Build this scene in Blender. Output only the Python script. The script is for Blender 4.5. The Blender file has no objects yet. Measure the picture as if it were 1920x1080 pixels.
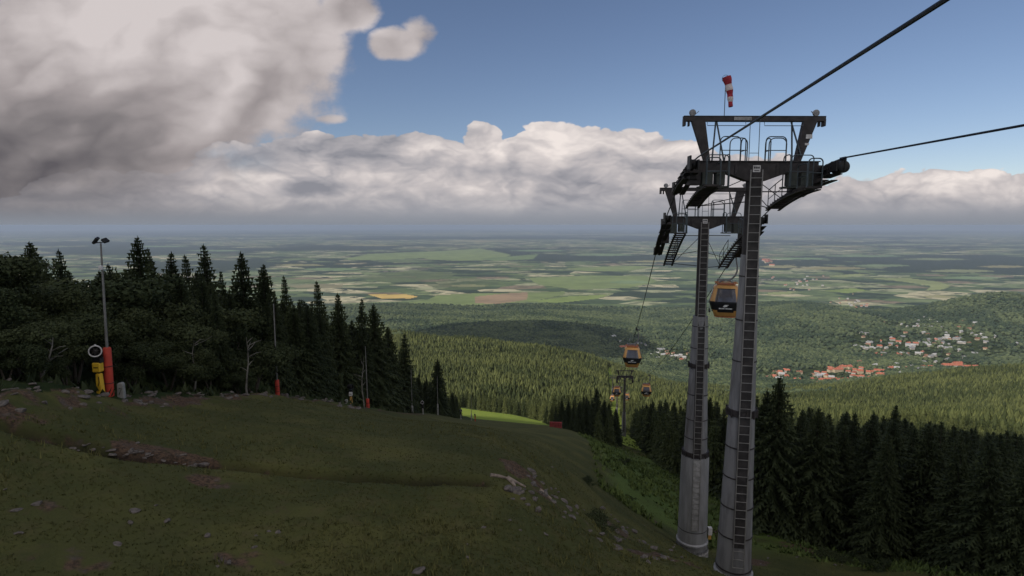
import bpy, bmesh, math, random
import numpy as np
from mathutils import Vector, Matrix
random.seed(7)
RNG = np.random.default_rng(11)
R = math.radians
C = bpy.context.scene.collection
SC = bpy.context.scene

# ---------------------------------------------------------------- camera, light, exposure
FPX = 1050.0                      # focal length in photo pixels (1920 wide)
PITCH = math.atan((540 - 422) / FPX)
CP, SP = math.cos(PITCH), math.sin(PITCH)
cam_d = bpy.data.cameras.new('camera'); cam = bpy.data.objects.new('camera', cam_d); C.objects.link(cam)
cam_d.sensor_width = 36.0; cam_d.lens = 36.0 * FPX / 1920.0
cam_d.clip_start = 0.3; cam_d.clip_end = 200000
cam.location = (0, 0, 0); cam.rotation_euler = (R(90) - PITCH, 0, 0)
SC.camera = cam
SC.view_settings.view_transform = 'Standard'; SC.view_settings.look = 'None'
SC.view_settings.exposure = 0.2; SC.view_settings.gamma = 1.0
SC.cycles.max_bounces = 4; SC.cycles.diffuse_bounces = 2; SC.cycles.volume_bounces = 0
SC.cycles.transparent_max_bounces = 6
SC.cycles.use_denoising = True

SUN_EL, SUN_AZ = R(36), R(-128)   # azimuth from the view direction (+Y), negative = left
SDIR = Vector((math.sin(SUN_AZ) * math.cos(SUN_EL), math.cos(SUN_AZ) * math.cos(SUN_EL), math.sin(SUN_EL)))
sun_d = bpy.data.lights.new('sun', 'SUN'); sun_d.energy = 3.3; sun_d.angle = R(0.5); sun_d.color = (1, .93, .82)
sun = bpy.data.objects.new('sun', sun_d); C.objects.link(sun)
sun.rotation_euler = SDIR.to_track_quat('Z', 'Y').to_euler()

# ---- node maths helper
class N:
    """Wraps a socket so that shader maths can be written as plain arithmetic."""
    def __init__(s, nt, sock): s.nt, s.s = nt, sock
    def _m(s, op, *a, clamp=False):
        n = s.nt.nodes.new('ShaderNodeMath'); n.operation = op; n.use_clamp = clamp
        for i, x in enumerate((s,) + a):
            if isinstance(x, N): s.nt.links.new(x.s, n.inputs[i])
            else: n.inputs[i].default_value = x
        return N(s.nt, n.outputs[0])
    def __add__(s, o): return s._m('ADD', o)
    __radd__ = __add__
    def __sub__(s, o): return s._m('SUBTRACT', o)
    def __rsub__(s, o): return (s * -1.0) + o
    def __mul__(s, o): return s._m('MULTIPLY', o)
    __rmul__ = __mul__
    def __truediv__(s, o): return s._m('DIVIDE', o)
    def max(s, o): return s._m('MAXIMUM', o)
    def min(s, o): return s._m('MINIMUM', o)
    def pow(s, o): return s._m('POWER', o)
    def clamp(s): return s._m('ADD', 0.0, clamp=True)
    def step(s, a, b):
        n = s.nt.nodes.new('ShaderNodeMapRange'); n.interpolation_type = 'SMOOTHSTEP'
        s.nt.links.new(s.s, n.inputs[0]); n.inputs[1].default_value = a; n.inputs[2].default_value = b
        return N(s.nt, n.outputs[0])
def nd(nt, typ, **kw):
    n = nt.nodes.new(typ)
    for k, v in kw.items(): setattr(n, k, v)
    return n
def comb(nt, x, y, z=0.0):
    n = nt.nodes.new('ShaderNodeCombineXYZ')
    for i, v in enumerate((x, y, z)):
        if isinstance(v, N): nt.links.new(v.s, n.inputs[i])
        else: n.inputs[i].default_value = v
    return n.outputs[0]
def noise(nt, vec, scale, detail=6, rough=.55, dist=0.0, out=0, dim='3D'):
    n = nt.nodes.new('ShaderNodeTexNoise'); n.noise_dimensions = dim
    if vec is not None: nt.links.new(vec, n.inputs['Vector'])
    n.inputs['Scale'].default_value = scale; n.inputs['Detail'].default_value = detail
    n.inputs['Roughness'].default_value = rough; n.inputs['Distortion'].default_value = dist
    return N(nt, n.outputs[out])
def mixc(nt, fac, a, b):
    n = nt.nodes.new('ShaderNodeMix'); n.data_type = 'RGBA'
    if isinstance(fac, N): nt.links.new(fac.s, n.inputs[0])
    else: n.inputs[0].default_value = fac
    for i, v in ((6, a), (7, b)):
        if isinstance(v, (tuple, list)): n.inputs[i].default_value = (*v, 1)
        else: nt.links.new(v, n.inputs[i])
    return n.outputs[2]

def pdir(px, py):                       # world tangents (x/y, z/y) of a photo pixel
    u, v = (px - 960) / FPX, (py - 540) / FPX
    k = CP - v * SP
    return u / k, (-SP - v * CP) / k

# ---- sky: Nishita with procedural cloud layers, laid out by world direction
W = bpy.data.worlds.new('World'); SC.world = W; W.use_nodes = True
nt = W.node_tree; nt.nodes.clear()
sky = nd(nt, 'ShaderNodeTexSky', sky_type='NISHITA'); sky.sun_disc = False
sky.sun_elevation = SUN_EL; sky.sun_rotation = SUN_AZ
sky.altitude = 1000; sky.air_density = 1.0; sky.dust_density = 0.6; sky.ozone_density = 2.0
tc = nd(nt, 'ShaderNodeTexCoord')
sep = nd(nt, 'ShaderNodeSeparateXYZ'); nt.links.new(tc.outputs['Generated'], sep.inputs[0])
sx, sy, sz = (N(nt, sep.outputs[i]) for i in range(3))
yy = sy.max(0.12)
u, w = sx / yy, sz / yy
def blob(px, py, rx, ry, rot=0.0, uu=None, ww=None):
    cu, cw = pdir(px, py); a = R(rot)
    du, dw = (uu or u) - cu, (ww or w) - cw
    p = (du * math.cos(a) + dw * math.sin(a)) * (FPX / rx)
    q = (dw * math.cos(a) - du * math.sin(a)) * (FPX / ry)
    return 1.0 - (p * p + q * q)
def union(bl):
    r = bl[0]
    for b in bl[1:]:
        n = r._m('SMOOTH_MAX', b, 0.35); r = n
    return r
def billow(vec, scales):                # cauliflower heaps: rounded cells at several sizes
    tot = None
    for sc_, amp in scales:              # |noise|: round tops, sharp creases
        n_ = nd(nt, 'ShaderNodeTexNoise', noise_dimensions='2D'); nt.links.new(vec, n_.inputs['Vector'])
        n_.inputs['Scale'].default_value = sc_; n_.inputs['Detail'].default_value = .6; n_.inputs['Roughness'].default_value = .4
        t = ((N(nt, n_.outputs[0]) - .5)._m('ABSOLUTE') * 3.2 - .35) * amp
        tot = t if tot is None else tot + t
    return tot
def warp(x, y, amt, sc_):
    base = comb(nt, x, y)
    a_ = noise(nt, base, sc_, 4, .55) - .5
    b_ = noise(nt, comb(nt, x + 7.3, y - 3.1), sc_, 4, .55) - .5
    return x + a_ * amt, y + b_ * amt
pl = comb(nt, u, w * 1.5)
nbig = noise(nt, pl, 3.2, 3, .5, dim='2D') - .5
nmed = noise(nt, pl, 9.0, 7, .60, dim='2D') - .5
ux, wx = warp(u, w * 1.9, .10, 7.0)
SCL = ((4.6, .52), (10.0, .34), (22.0, .19), (50.0, .10))
ncu = billow(comb(nt, ux, wx), SCL)
ncu2 = billow(comb(nt, ux + .016, wx - .030), SCL)
nst = noise(nt, comb(nt, u * .55 + w * .2, w * 3.6 - u * .12), 5.0, 6, .55, dim='2D') - .5
ax, aw = warp(u * .9 + w * .25, w * 1.5 - u * .3, .16, 3.0)
SCA = ((3.2, .6), (7.5, .35), (17.0, .14))
abl = billow(comb(nt, ax, aw), SCA)
abl2 = billow(comb(nt, ax + .03, aw - .045), SCA)
# big grey cloud, upper left
A = union([blob(60, 190, 520, 260), blob(330, 40, 330, 130), blob(540, 90, 130, 105), blob(420, 205, 230, 75, 22),
           blob(655, 20, 62, 42), blob(120, 340, 420, 110)])
A = A + nbig * .5
A = A.max(blob(745, 82, 62, 34) * 1.1).max(blob(785, 62, 42, 30) * .7).max(blob(617, 224, 30, 9) * .35)
A = A + abl * .55 + nmed * 1.15
mA = A.step(-.04, .48)
bA = (.545 + blob(450, 70, 420, 170).max(0.0) * .20 + blob(740, 80, 90, 60).max(0.0) * .12 + blob(100, 0, 420, 170).max(0.0) * .20
      + (abl - abl2) * .30 + abl * .16 + nmed * .22 + nbig * .15 + nst * .12 - blob(-60, 370, 460, 200).max(0.0) * .30
      - blob(60, 290, 340, 110, 8).max(0.0) * .14)
ramp = nd(nt, 'ShaderNodeValToRGB'); nt.links.new(bA.s, ramp.inputs[0])
def setramp(r, st):
    e = r.color_ramp.elements
    e[0].position, e[0].color = st[0][0], (*st[0][1], 1)
    e[1].position, e[1].color = st[-1][0], (*st[-1][1], 1)
    for p, c in st[1:-1]:
        x = e.new(p); x.color = (*c, 1)
setramp(ramp, [(0.0, (.100, .092, .102)), (.3, (.195, .178, .182)), (.55, (.32, .287, .288)), (.85, (.56, .51, .505))])
cA = ramp.outputs[0]
# heaped cloud band over the horizon
B = union([blob(1090, 300, 240, 62), blob(905, 262, 42, 36), blob(1000, 350, 500, 60), blob(700, 312, 360, 60), blob(1800, 385, 460, 66),
           blob(330, 362, 330, 46), blob(1330, 335, 260, 52), blob(960, 420, 1700, 75)])
B = B + ncu * 1.15 + nbig * .3
mB = B.step(.08, .20)
bB = (.45 + (ncu - ncu2) * .42 + ncu * .34 + nst * .75 + nbig * .2 + blob(1080, 262, 330, 62).max(0.0) * .36
      + blob(560, 345, 460, 42).max(0.0) * .10 + blob(1850, 345, 460, 42).max(0.0) * .22 - (.060 - w).max(0.0) * 2.6
      - blob(585, 352, 95, 22).max(0.0) * .3 - blob(700, 268, 260, 34, 4).max(0.0) * .30 - blob(160, 330, 420, 90).max(0.0) * .26)
ramp2 = nd(nt, 'ShaderNodeValToRGB'); nt.links.new(bB.s, ramp2.inputs[0])
setramp(ramp2, [(.05, (.23, .232, .262)), (.35, (.36, .345, .365)), (.6, (.50, .462, .462)), (.95, (.76, .69, .655))])
cB = ramp2.outputs[0]
# rain veil under the band, right down to the horizon
veil = (.068 - w).step(0.0, .066) * .97
veil_c = mixc(nt, (u + .9).step(0.0, .8), (.165, .162, .175), (.30, .305, .335))
# clouds elsewhere (overhead, sideways, behind)
gen = noise(nt, tc.outputs['Generated'], 2.2, 4, .58)
back = (0.25 - sy).step(0.0, .25)
mG = (gen + (sz - .3) * .15).step(.46, .56) * back
s10 = nd(nt, 'ShaderNodeVectorMath', operation='SCALE')
col = sky.outputs[0]
SKY_STR = 0.080
tint = nd(nt, 'ShaderNodeMix', data_type='RGBA', blend_type='MULTIPLY'); tint.inputs[0].default_value = 1
nt.links.new(col, tint.inputs[6]); tint.inputs[7].default_value = (1.0, .93, .95, 1)
nt.links.new(tint.outputs[2], s10.inputs[0]); s10.inputs['Scale'].default_value = SKY_STR
c = mixc(nt, mG, s10.outputs[0], (.80, .77, .76))
c = mixc(nt, mA, c, cA)
c = mixc(nt, mB * (1.0 - blob(60, 300, 460, 120).max(0.0) * .95).max(0.0), c, cB)
c = mixc(nt, veil, c, veil_c)
c = mixc(nt, (.036 - w).step(0.0, .036) * .90, c, (.212, .232, .268))
inv = nd(nt, 'ShaderNodeVectorMath', operation='SCALE'); nt.links.new(c, inv.inputs[0]); inv.inputs['Scale'].default_value = 1 / SKY_STR
bg = nd(nt, 'ShaderNodeBackground'); nt.links.new(inv.outputs[0], bg.inputs[0]); bg.inputs[1].default_value = SKY_STR
wo = nd(nt, 'ShaderNodeOutputWorld'); nt.links.new(bg.outputs[0], wo.inputs[0])
W.cycles.sampling_method = 'MANUAL'; W.cycles.sample_map_resolution = 512
# ================================================================ helpers
def smooth(a, b, x):
    t = np.clip((x - a) / (b - a), 0, 1); return t * t * (3 - 2 * t)
def _h(ix, iy, s):
    n = (ix * 374761393 + iy * 668265263 + s * 1442695041) & 0xffffffff
    n = ((n ^ (n >> 13)) * 1274126177) & 0xffffffff
    return ((n ^ (n >> 16)) & 0xffff) / 65535.0
def vnoise(x, y, s=0):
    x, y = np.asarray(x, float), np.asarray(y, float)
    ix, iy = np.floor(x).astype(np.int64), np.floor(y).astype(np.int64)
    fx, fy = x - ix, y - iy; fx = fx * fx * (3 - 2 * fx); fy = fy * fy * (3 - 2 * fy)
    a, b, c_, d = _h(ix, iy, s), _h(ix + 1, iy, s), _h(ix, iy + 1, s), _h(ix + 1, iy + 1, s)
    return (a * (1 - fx) + b * fx) * (1 - fy) + (c_ * (1 - fx) + d * fx) * fy
def fbm(x, y, s=0, o=4):
    t, a, f = 0, .5, 1.0
    for i in range(o):
        t = t + a * (vnoise(x * f + 17 * i, y * f - 31 * i, s + i) - .5); a *= .5; f *= 2.03
    return t * 2                                     # about -1..1

BARE = True
def tag(o, label=None, cat=None, group=None, kind=None):
    if label: o['label'] = label
    if cat: o['category'] = cat
    if group: o['group'] = group
    if kind: o['kind'] = kind
    return o
def empty(name, loc=(0, 0, 0), rz=0.0):
    o = bpy.data.objects.new(name, None); C.objects.link(o); o.empty_display_size = .2
    o.location = loc; o.rotation_euler = (0, 0, rz); return o
def mesh_np(name, V, F, mats, smooth_=False, attrs=None, midx=None):
    """V (n,3), F (m,k) arrays -> mesh data"""
    me = bpy.data.meshes.new(name); V = np.asarray(V, np.float32); F = np.asarray(F, np.int32)
    m, k = F.shape
    me.vertices.add(len(V)); me.vertices.foreach_set('co', V.ravel())
    me.loops.add(m * k); me.loops.foreach_set('vertex_index', F.ravel())
    me.polygons.add(m); me.polygons.foreach_set('loop_start', np.arange(0, m * k, k, dtype=np.int32))
    me.polygons.foreach_set('loop_total', np.full(m, k, np.int32))
    if smooth_: me.polygons.foreach_set('use_smooth', np.ones(m, bool))
    for mt in mats: me.materials.append(mt)
    if midx is not None: me.polygons.foreach_set('material_index', np.asarray(midx, np.int32))
    for nm, (dom, typ, arr) in (attrs or {}).items():
        at_ = me.attributes.new(nm, typ, dom)
        at_.data.foreach_set('value' if typ == 'FLOAT' else 'color', np.asarray(arr, np.float32).ravel())
    me.update(calc_edges=True); me.validate()
    return me
def link(name, me, parent=None, loc=None, rz=0.0, scale=None):
    o = bpy.data.objects.new(name, me); C.objects.link(o)
    if parent: o.parent = parent
    if loc is not None: o.location = loc
    o.rotation_euler = (0, 0, rz)
    if scale is not None: o.scale = scale if isinstance(scale, (tuple, list)) else (scale,) * 3
    return o

class MB:
    """collects simple solids that become ONE mesh"""
    def __init__(s): s.v, s.f, s.sm = [], [], []
    def add(s, vs, fs, sm=False):
        b = len(s.v); s.v += [tuple(p) for p in vs]; s.f += [tuple(i + b for i in f) for f in fs]; s.sm += [sm] * len(fs)
    def box(s, c, d, M=None):
        x, y, z = (i / 2 for i in d)
        vs = [Vector((sx_ * x, sy_ * y, sz_ * z)) for sx_ in (-1, 1) for sy_ in (-1, 1) for sz_ in (-1, 1)]
        if M is not None: vs = [M @ p for p in vs]
        s.add([p + Vector(c) for p in vs], [(0, 1, 3, 2), (4, 6, 7, 5), (0, 4, 5, 1), (2, 3, 7, 6), (0, 2, 6, 4), (1, 5, 7, 3)]); return s
    def bar(s, a, b, w, h=None, up=(0, 0, 1)):
        a, b = Vector(a), Vector(b); d = b - a; L = d.length
        if L < 1e-6: return s
        z = d / L; x = Vector(up).cross(z)
        if x.length < 1e-4: x = Vector((1, 0, 0)).cross(z)
        x.normalize(); y = z.cross(x); h = h or w
        s.box((a + b) / 2, (w, h, L), Matrix((x, y, z)).transposed()); return s
    def tube(s, pts, r, n=8, cap=True):
        pts = [Vector(p) for p in pts]; k = len(pts)
        rs = r if isinstance(r, (list, tuple)) else [r] * k
        vs, fs, px_ = [], [], None
        for i, p in enumerate(pts):
            d = (pts[min(i + 1, k - 1)] - pts[max(i - 1, 0)])
            d = d.normalized() if d.length > 1e-9 else Vector((0, 0, 1))
            x = (px_ - d * px_.dot(d)) if px_ is not None else (Vector((0, 0, 1)).cross(d) if abs(d.z) < .9 else Vector((1, 0, 0)).cross(d))
            x.normalize(); px_ = x; y = d.cross(x)
            for j in range(n):
                t = 2 * math.pi * j / n; vs.append(p + (x * math.cos(t) + y * math.sin(t)) * rs[i])
        for i in range(k - 1):
            for j in range(n):
                a, b = i * n + j, i * n + (j + 1) % n; fs.append((a, b, b + n, a + n))
        if cap: fs += [tuple(range(n))[::-1], tuple(range((k - 1) * n, k * n))]
        s.add(vs, fs, True); return s
    def lathe(s, prof, n=24, c=(0, 0, 0), axis='z', cap=True):
        vs, fs, k = [], [], len(prof)
        for r, z in prof:
            for j in range(n):
                t = 2 * math.pi * j / n; a, b = r * math.cos(t), r * math.sin(t)
                p = {'z': (a, b, z), 'y': (a, z, b), 'x': (z, a, b)}[axis]
                vs.append(Vector(p) + Vector(c))
        for i in range(k - 1):
            for j in range(n):
                a, b = i * n + j, i * n + (j + 1) % n; fs.append((a, b, b + n, a + n))
        if cap: fs += [tuple(range(n))[::-1], tuple(range((k - 1) * n, k * n))]
        s.add(vs, fs, True); return s
    def prism(s, poly, t0, t1, plane='xz'):
        k = len(poly)
        f3 = (lambda a, b, t: (a, t, b)) if plane == 'xz' else (lambda a, b, t: (t, a, b))
        vs = [f3(a, b, t0) for a, b in poly] + [f3(a, b, t1) for a, b in poly]
        fs = [tuple(range(k)), tuple(range(k, 2 * k))[::-1]] + [(i, i + k, (i + 1) % k + k, (i + 1) % k) for i in range(k)]
        s.add(vs, fs); return s
    def build(s, name, m, parent=None, loc=None, bevel=0.0, only_mesh=False):
        me = bpy.data.meshes.new(name); me.from_pydata(s.v, [], s.f)
        me.polygons.foreach_set('use_smooth', s.sm); me.materials.append(m)
        bm = bmesh.new(); bm.from_mesh(me); bmesh.ops.recalc_face_normals(bm, faces=bm.faces)
        if bevel:
            es = [e for e in bm.edges if len(e.link_faces) == 2 and e.calc_face_angle(0) > .6]
            bmesh.ops.bevel(bm, geom=es, offset=bevel, segments=1, affect='EDGES', clamp_overlap=True)
        for e in bm.edges:
            if len(e.link_faces) == 2 and e.calc_face_angle(0) > .7: e.smooth = False
        bm.to_mesh(me); bm.free()
        if only_mesh: return me
        o = bpy.data.objects.new(name, me); C.objects.link(o)
        if parent: o.parent = parent
        if loc is not None: o.location = loc
        return o

# ================================================================ materials
def mat(name, base, rough=.6, metal=0.0, var=.15, vscale=4.0, bump=0.0, bscale=20.0, spec=.3, dirt=None, stretch=None):
    m = bpy.data.materials.new(name); m.use_nodes = True; nt = m.node_tree; b = nt.nodes['Principled BSDF']
    tcn = nd(nt, 'ShaderNodeTexCoord'); vec = tcn.outputs['Object']
    if stretch:
        mp = nd(nt, 'ShaderNodeMapping'); nt.links.new(vec, mp.inputs[0]); mp.inputs['Scale'].default_value = stretch; vec = mp.outputs[0]
    n = noise(nt, vec, vscale, 5, .6)
    dk = tuple(x * (1 - var) for x in base); lt = tuple(min(1, x * (1 + var)) for x in base)
    c_ = mixc(nt, n.step(.35, .65), dk, lt)
    if dirt:
        n2 = noise(nt, vec, vscale * .37, 7, .65); c_ = mixc(nt, n2.step(.52, .68) * dirt[3], c_, dirt[:3])
    nt.links.new(c_, b.inputs['Base Color'])
    b.inputs['Roughness'].default_value = rough; b.inputs['Metallic'].default_value = metal
    b.inputs['Specular IOR Level'].default_value = spec
    if bump:
        bn = nd(nt, 'ShaderNodeBump'); bn.inputs['Strength'].default_value = bump; bn.inputs['Distance'].default_value = .02
        nb = noise(nt, vec, bscale, 4, .6); nt.links.new(nb.s, bn.inputs['Height']); nt.links.new(bn.outputs[0], b.inputs['Normal'])
    return m
def foliage(name, dark, light, tint_attr=False, hue=(.05, .055, .02)):
    m = bpy.data.materials.new(name); m.use_nodes = True; nt = m.node_tree; b = nt.nodes['Principled BSDF']
    if tint_attr:
        a = nd(nt, 'ShaderNodeAttribute', attribute_name='tint'); fac = N(nt, a.outputs['Fac'])
    else:
        oi = nd(nt, 'ShaderNodeObjectInfo'); g = nd(nt, 'ShaderNodeNewGeometry')
        fac = N(nt, oi.outputs['Random']) * .55 + N(nt, g.outputs['Random Per Island']) * .45
    c_ = mixc(nt, fac.step(.0, 1.0), dark, light)
    nt.links.new(c_, b.inputs['Base Color'])
    b.inputs['Roughness'].default_value = .8; b.inputs['Specular IOR Level'].default_value = .12
    return m
M = {}
M['spruce'] = foliage('spruce_needles', (.021, .029, .014), (.034, .044, .019))
M['spruce_tip'] = foliage('spruce_tips', (.026, .036, .017), (.044, .055, .024))
M['broad'] = foliage('broad_leaves', (.024, .034, .015), (.050, .060, .026))
M['far_spruce'] = foliage('far_spruce', (.040, .052, .020), (.112, .126, .044), True)
M['far_broad'] = foliage('far_broad', (.028, .044, .025), (.098, .120, .056), True)
M['herb'] = foliage('herb_leaves', (.05, .075, .022), (.105, .14, .04), True)
M['grass'] = foliage('grass_blades', (.058, .062, .021), (.104, .100, .035), True)
M['bark'] = mat('bark', (.055, .045, .036), .9, bump=.4, vscale=3)
M['pale_bark'] = mat('pale_bark', (.15, .14, .125), .8, var=.4, vscale=3, stretch=(1, 1, .4))
M['rock'] = mat('rock', (.105, .090, .080), .85, var=.35, vscale=3, bump=.5, bscale=6, dirt=(.085, .055, .04, .7))
M['dead_wood'] = mat('dead_wood', (.20, .16, .13), .8, var=.3, vscale=4)

# ================================================================ terrain
def P(px, py, Y):
    a, b = pdir(px, py); return (a * Y, Y, b * Y)
CT = [(-20, 22, -7), (-20.6, 28.5, -9.2), (-19.7, 47, -15), (-17.2, 67, -22.8), (-17.5, 99, -34.1), (-14.3, 109, -38.0),
      (-11.3, 158, -56.7), (0, 14, -9.6), (0, 28, -11.8), (0, 47, -18.3), (0, 67, -25.3), (0, 99, -37.2), (0, 158, -58.2),
      (-8, 20, -9.6), (-10, 28, -10.6), (-10, 47, -16.8), (-9, 67, -24.2), (-8, 110, -40), (-12, 14, -8.2), (-14, 10, -7.4),
      (-40, 30, -8.5), (-38, 45, -13.5), (-38, 60, -18.5), (-38, 100, -32.5), (-45, 160, -54), (-70, 60, -16), (-80, 120, -38),
      (2.5, 28, -13.7), (6.2, 28, -16.8), (11.8, 28, -19.1), (14.7, 43, -26.5), (7, 43, -21.5), (6.9, 20, -13.2), (12, 18, -15.2),
      (22, 28, -21.5), (33, 48, -30.9), (29.3, 62, -34.6), (30, 40, -26.5), (20, 62, -33.0), (60, 60, -37), (50, 35, -28),
      (32.5, 95, -45.5), (20.7, 110, -47.0), (12, 80, -32), (12, 100, -38.6), (20, 140, -54.5), (9.4, 120, -44.6), (45, 210, -82), (42, 180, -73.0),
      (75, 80, -45), (80, 120, -60), (150, 150, -72), (110, 200, -90), (200, 200, -98), (90, 300, -122)]
for r_ in (5,):
    CT += [(r_ * math.sin(a), r_ * math.cos(a), -7.0 - .7 * math.sin(a) - (.35 * math.cos(a))) for a in (R(-62), R(-30), 0, R(30), R(62))]
CT += [P(*q) for q in [
    (950, 780, 300), (880, 777, 300), (1010, 791, 290), (960, 778, 350), (830, 765, 400), (1000, 778, 420), (600, 740, 400), (300, 720, 400), (0, 720, 400),
    (800, 708, 650), (950, 722, 600), (1080, 738, 600), (1080, 765, 420), (800, 664, 950), (950, 670, 950), (1100, 690, 950), (1180, 722, 900),
    (780, 632, 1250), (900, 641, 1250), (1000, 653, 1200), (1100, 673, 1150), (1200, 712, 1050), (1240, 740, 900), (600, 625, 1200), (300, 630, 1200), (0, 640, 1200),
    (800, 650, 1900), (1000, 668, 1800), (1150, 692, 1700), (500, 640, 1900), (100, 650, 2000),
    (900, 640, 2300), (950, 607, 3000), (850, 612, 2900), (1100, 622, 2700), (1000, 606, 3000), (1130, 640, 2450), (700, 615, 3000), (300, 610, 3200), (0, 600, 3200),
    (1200, 645, 2450), (1290, 662, 2300), (1280, 690, 2050), (1560, 710, 1900), (1700, 640, 2500), (1620, 600, 3000), (1830, 690, 2000), (1430, 700, 1950),
    (1480, 585, 3300), (1500, 650, 2400), (1920, 535, 3600), (1800, 562, 3400), (1700, 600, 3200), (1900, 640, 2500),
    (1500, 738, 1100), (1650, 718, 1150), (1800, 703, 1200), (1920, 693, 1200), (1500, 775, 600), (1700, 780, 600), (1920, 775, 600), (1700, 805, 350), (1900, 815, 350),
    (1300, 745, 900), (1380, 735, 1300), (1340, 720, 1600), (1180, 770, 420), (1280, 775, 450), (1320, 690, 2050), (1250, 725, 1400),
    (900, 590, 3900), (700, 590, 3500), (1200, 600, 3600), (1500, 562, 4300), (1300, 592, 3800), (1100, 592, 3800)]]
for az in (-62, -45, -30, -15, 0, 15, 30, 45, 62):
    for rr in (5600, 8500, 14000):
        CT.append((rr * math.sin(R(az)), rr * math.cos(R(az)), -690))
    if abs(az) > 45:
        for rr, zz in ((20, -9.5 if az > 0 else -5), (60, -30 if az > 0 else -14), (200, -90 if az > 0 else -60), (600, -190), (1500, -380), (3200, -480)):
            CT.append((rr * math.sin(R(az)), rr * math.cos(R(az)), zz))
CT = np.array(CT)
_r = np.hypot(CT[:, 0], CT[:, 1]); _az = np.arctan2(CT[:, 0], CT[:, 1])
KA = 3.2
_Q = np.stack([_az * KA, np.log(_r)], 1); _val = CT[:, 2] / _r
def _phi(d2): return d2 * np.log(d2 + 1e-9) * .5
_n = len(_Q)
_d2 = ((_Q[:, None] - _Q[None]) ** 2).sum(-1)
_A = np.zeros((_n + 3, _n + 3)); _A[:_n, :_n] = _phi(_d2) + np.eye(_n) * 2e-3
_A[:_n, _n] = 1; _A[:_n, _n + 1:] = _Q; _A[_n, :_n] = 1; _A[_n + 1:, :_n] = _Q.T
_w = np.linalg.solve(_A, np.concatenate([_val, np.zeros(3)]))
DITCH = None
def Hbase(X, Y):
    X, Y = np.asarray(X, float), np.asarray(Y, float); sh = X.shape
    X, Y = X.ravel(), Y.ravel(); r = np.maximum(np.hypot(X, Y), 5.0); az = np.arctan2(X, Y)
    L = R(62); aa = np.abs(az); azc = np.where(aa <= L, az, np.sign(az) * L * (math.pi - aa) / (math.pi - L))
    out = np.empty_like(r)
    for i in range(0, len(r), 40000):
        sl = slice(i, i + 40000); q0, q1 = azc[sl] * KA, np.log(r[sl])
        d2 = (q0[:, None] - _Q[None, :, 0]) ** 2 + (q1[:, None] - _Q[None, :, 1]) ** 2
        out[sl] = _phi(d2) @ _w[:_n] + _w[_n] + _w[_n + 1] * q0 + _w[_n + 2] * q1
    z = out * r
    k = smooth(4300, 5600, r)
    plain = -692 + 14 * fbm(X / 2600, Y / 2600, 5, 3) * smooth(5000, 9000, r) + 60 * np.maximum(fbm(X / 9000, Y / 9000, 9, 3), 0) * smooth(16000, 40000, r)
    return (z * (1 - k) + plain * k).reshape(sh)
def seg_dist(X, Y, pts):
    best = np.full(X.shape, 1e9)
    for (x0, y0), (x1, y1) in zip(pts[:-1], pts[1:]):
        dx, dy = x1 - x0, y1 - y0; t = np.clip(((X - x0) * dx + (Y - y0) * dy) / (dx * dx + dy * dy), 0, 1)
        best = np.minimum(best, np.hypot(X - x0 - t * dx, Y - y0 - t * dy))
    return best
def Hf(X, Y):
    z = Hbase(X, Y); X, Y = np.asarray(X, float), np.asarray(Y, float); r = np.hypot(X, Y)
    k1 = np.exp(-(r / 90) ** 2)
    z = z + .30 * fbm(X / 6, Y / 6, 1, 3) * k1 + .09 * fbm(X / .9, Y / .9, 2, 3) * np.exp(-(r / 55) ** 2)
    bank = smooth(-2, 3, X) * smooth(20, 5, np.abs(X - 6)) * np.exp(-((Y - 26) / 14) ** 2)
    z = z + bank * (.45 * fbm(X / 1.6, Y / 1.6, 4, 3))
    z = z + 1.9 * smooth(-1.0, -7.5, X - XL(Y)) * smooth(110, 60, Y) * smooth(2, 12, Y)
    leftedge = np.exp(-((X - XL(Y) - .5) / 2.2) ** 2) * smooth(95, 50, Y)
    z = z + leftedge * (.35 + .5 * fbm(X / 1.3, Y / 1.3, 6, 3))
    z = z + (2.0 * fbm(X / 60, Y / 60, 7, 3) + 9 * fbm(X / 330, Y / 330, 8, 3)) * smooth(220, 900, r) * smooth(5600, 4200, r)
    if DITCH is not None:
        m_ = (r < 70)
        if m_.any():
            d = seg_dist(X, Y, DITCH); z = z - .50 * np.exp(-(d / .36) ** 2) * m_ + .04 * np.exp(-((d - .9) / .4) ** 2) * m_
    return z
def XL(Y): return np.interp(Y, [0, 22, 30, 47, 67, 99, 130, 158, 200, 250, 330, 400, 500], [-20, -20.8, -21.2, -20.4, -18.2, -18.2, -15.5, -13, -14, -22, -55, -110, -190])
def XR(Y): return np.interp(Y, [140, 200, 300, 350, 420], [17, 15, 17, 0, -50])
def LINE(Y): return 7.25 + .172 * Y
def XF(Y): return np.interp(Y, [0, 20, 30, 40, 48, 62, 80, 95, 150, 200, 260], [46, 42, 38, 35, 32.5, 30, 29.5, 30, 37.2, 44.8, 55.5])
def at(px, py):
    """the ground point seen at a photo pixel"""
    a, b = pdir(px, py); Y = np.exp(np.linspace(math.log(6), math.log(60000), 3000))
    d = b * Y - Hf(a * Y, Y); i = int(np.argmax(d < 0))
    if i == 0: return None
    t = d[i - 1] / (d[i - 1] - d[i] + 1e-12); y = Y[i - 1] + t * (Y[i] - Y[i - 1])
    return (a * y, y, b * y)
def z_at(x, y): return float(Hf(np.array([x]), np.array([y]))[0])
DITCH = [at(*q)[:2] for q in [(20, 795), (80, 817), (150, 832), (240, 852), (330, 862), (440, 874), (560, 888), (700, 897), (820, 901), (900, 903)]]
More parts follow.
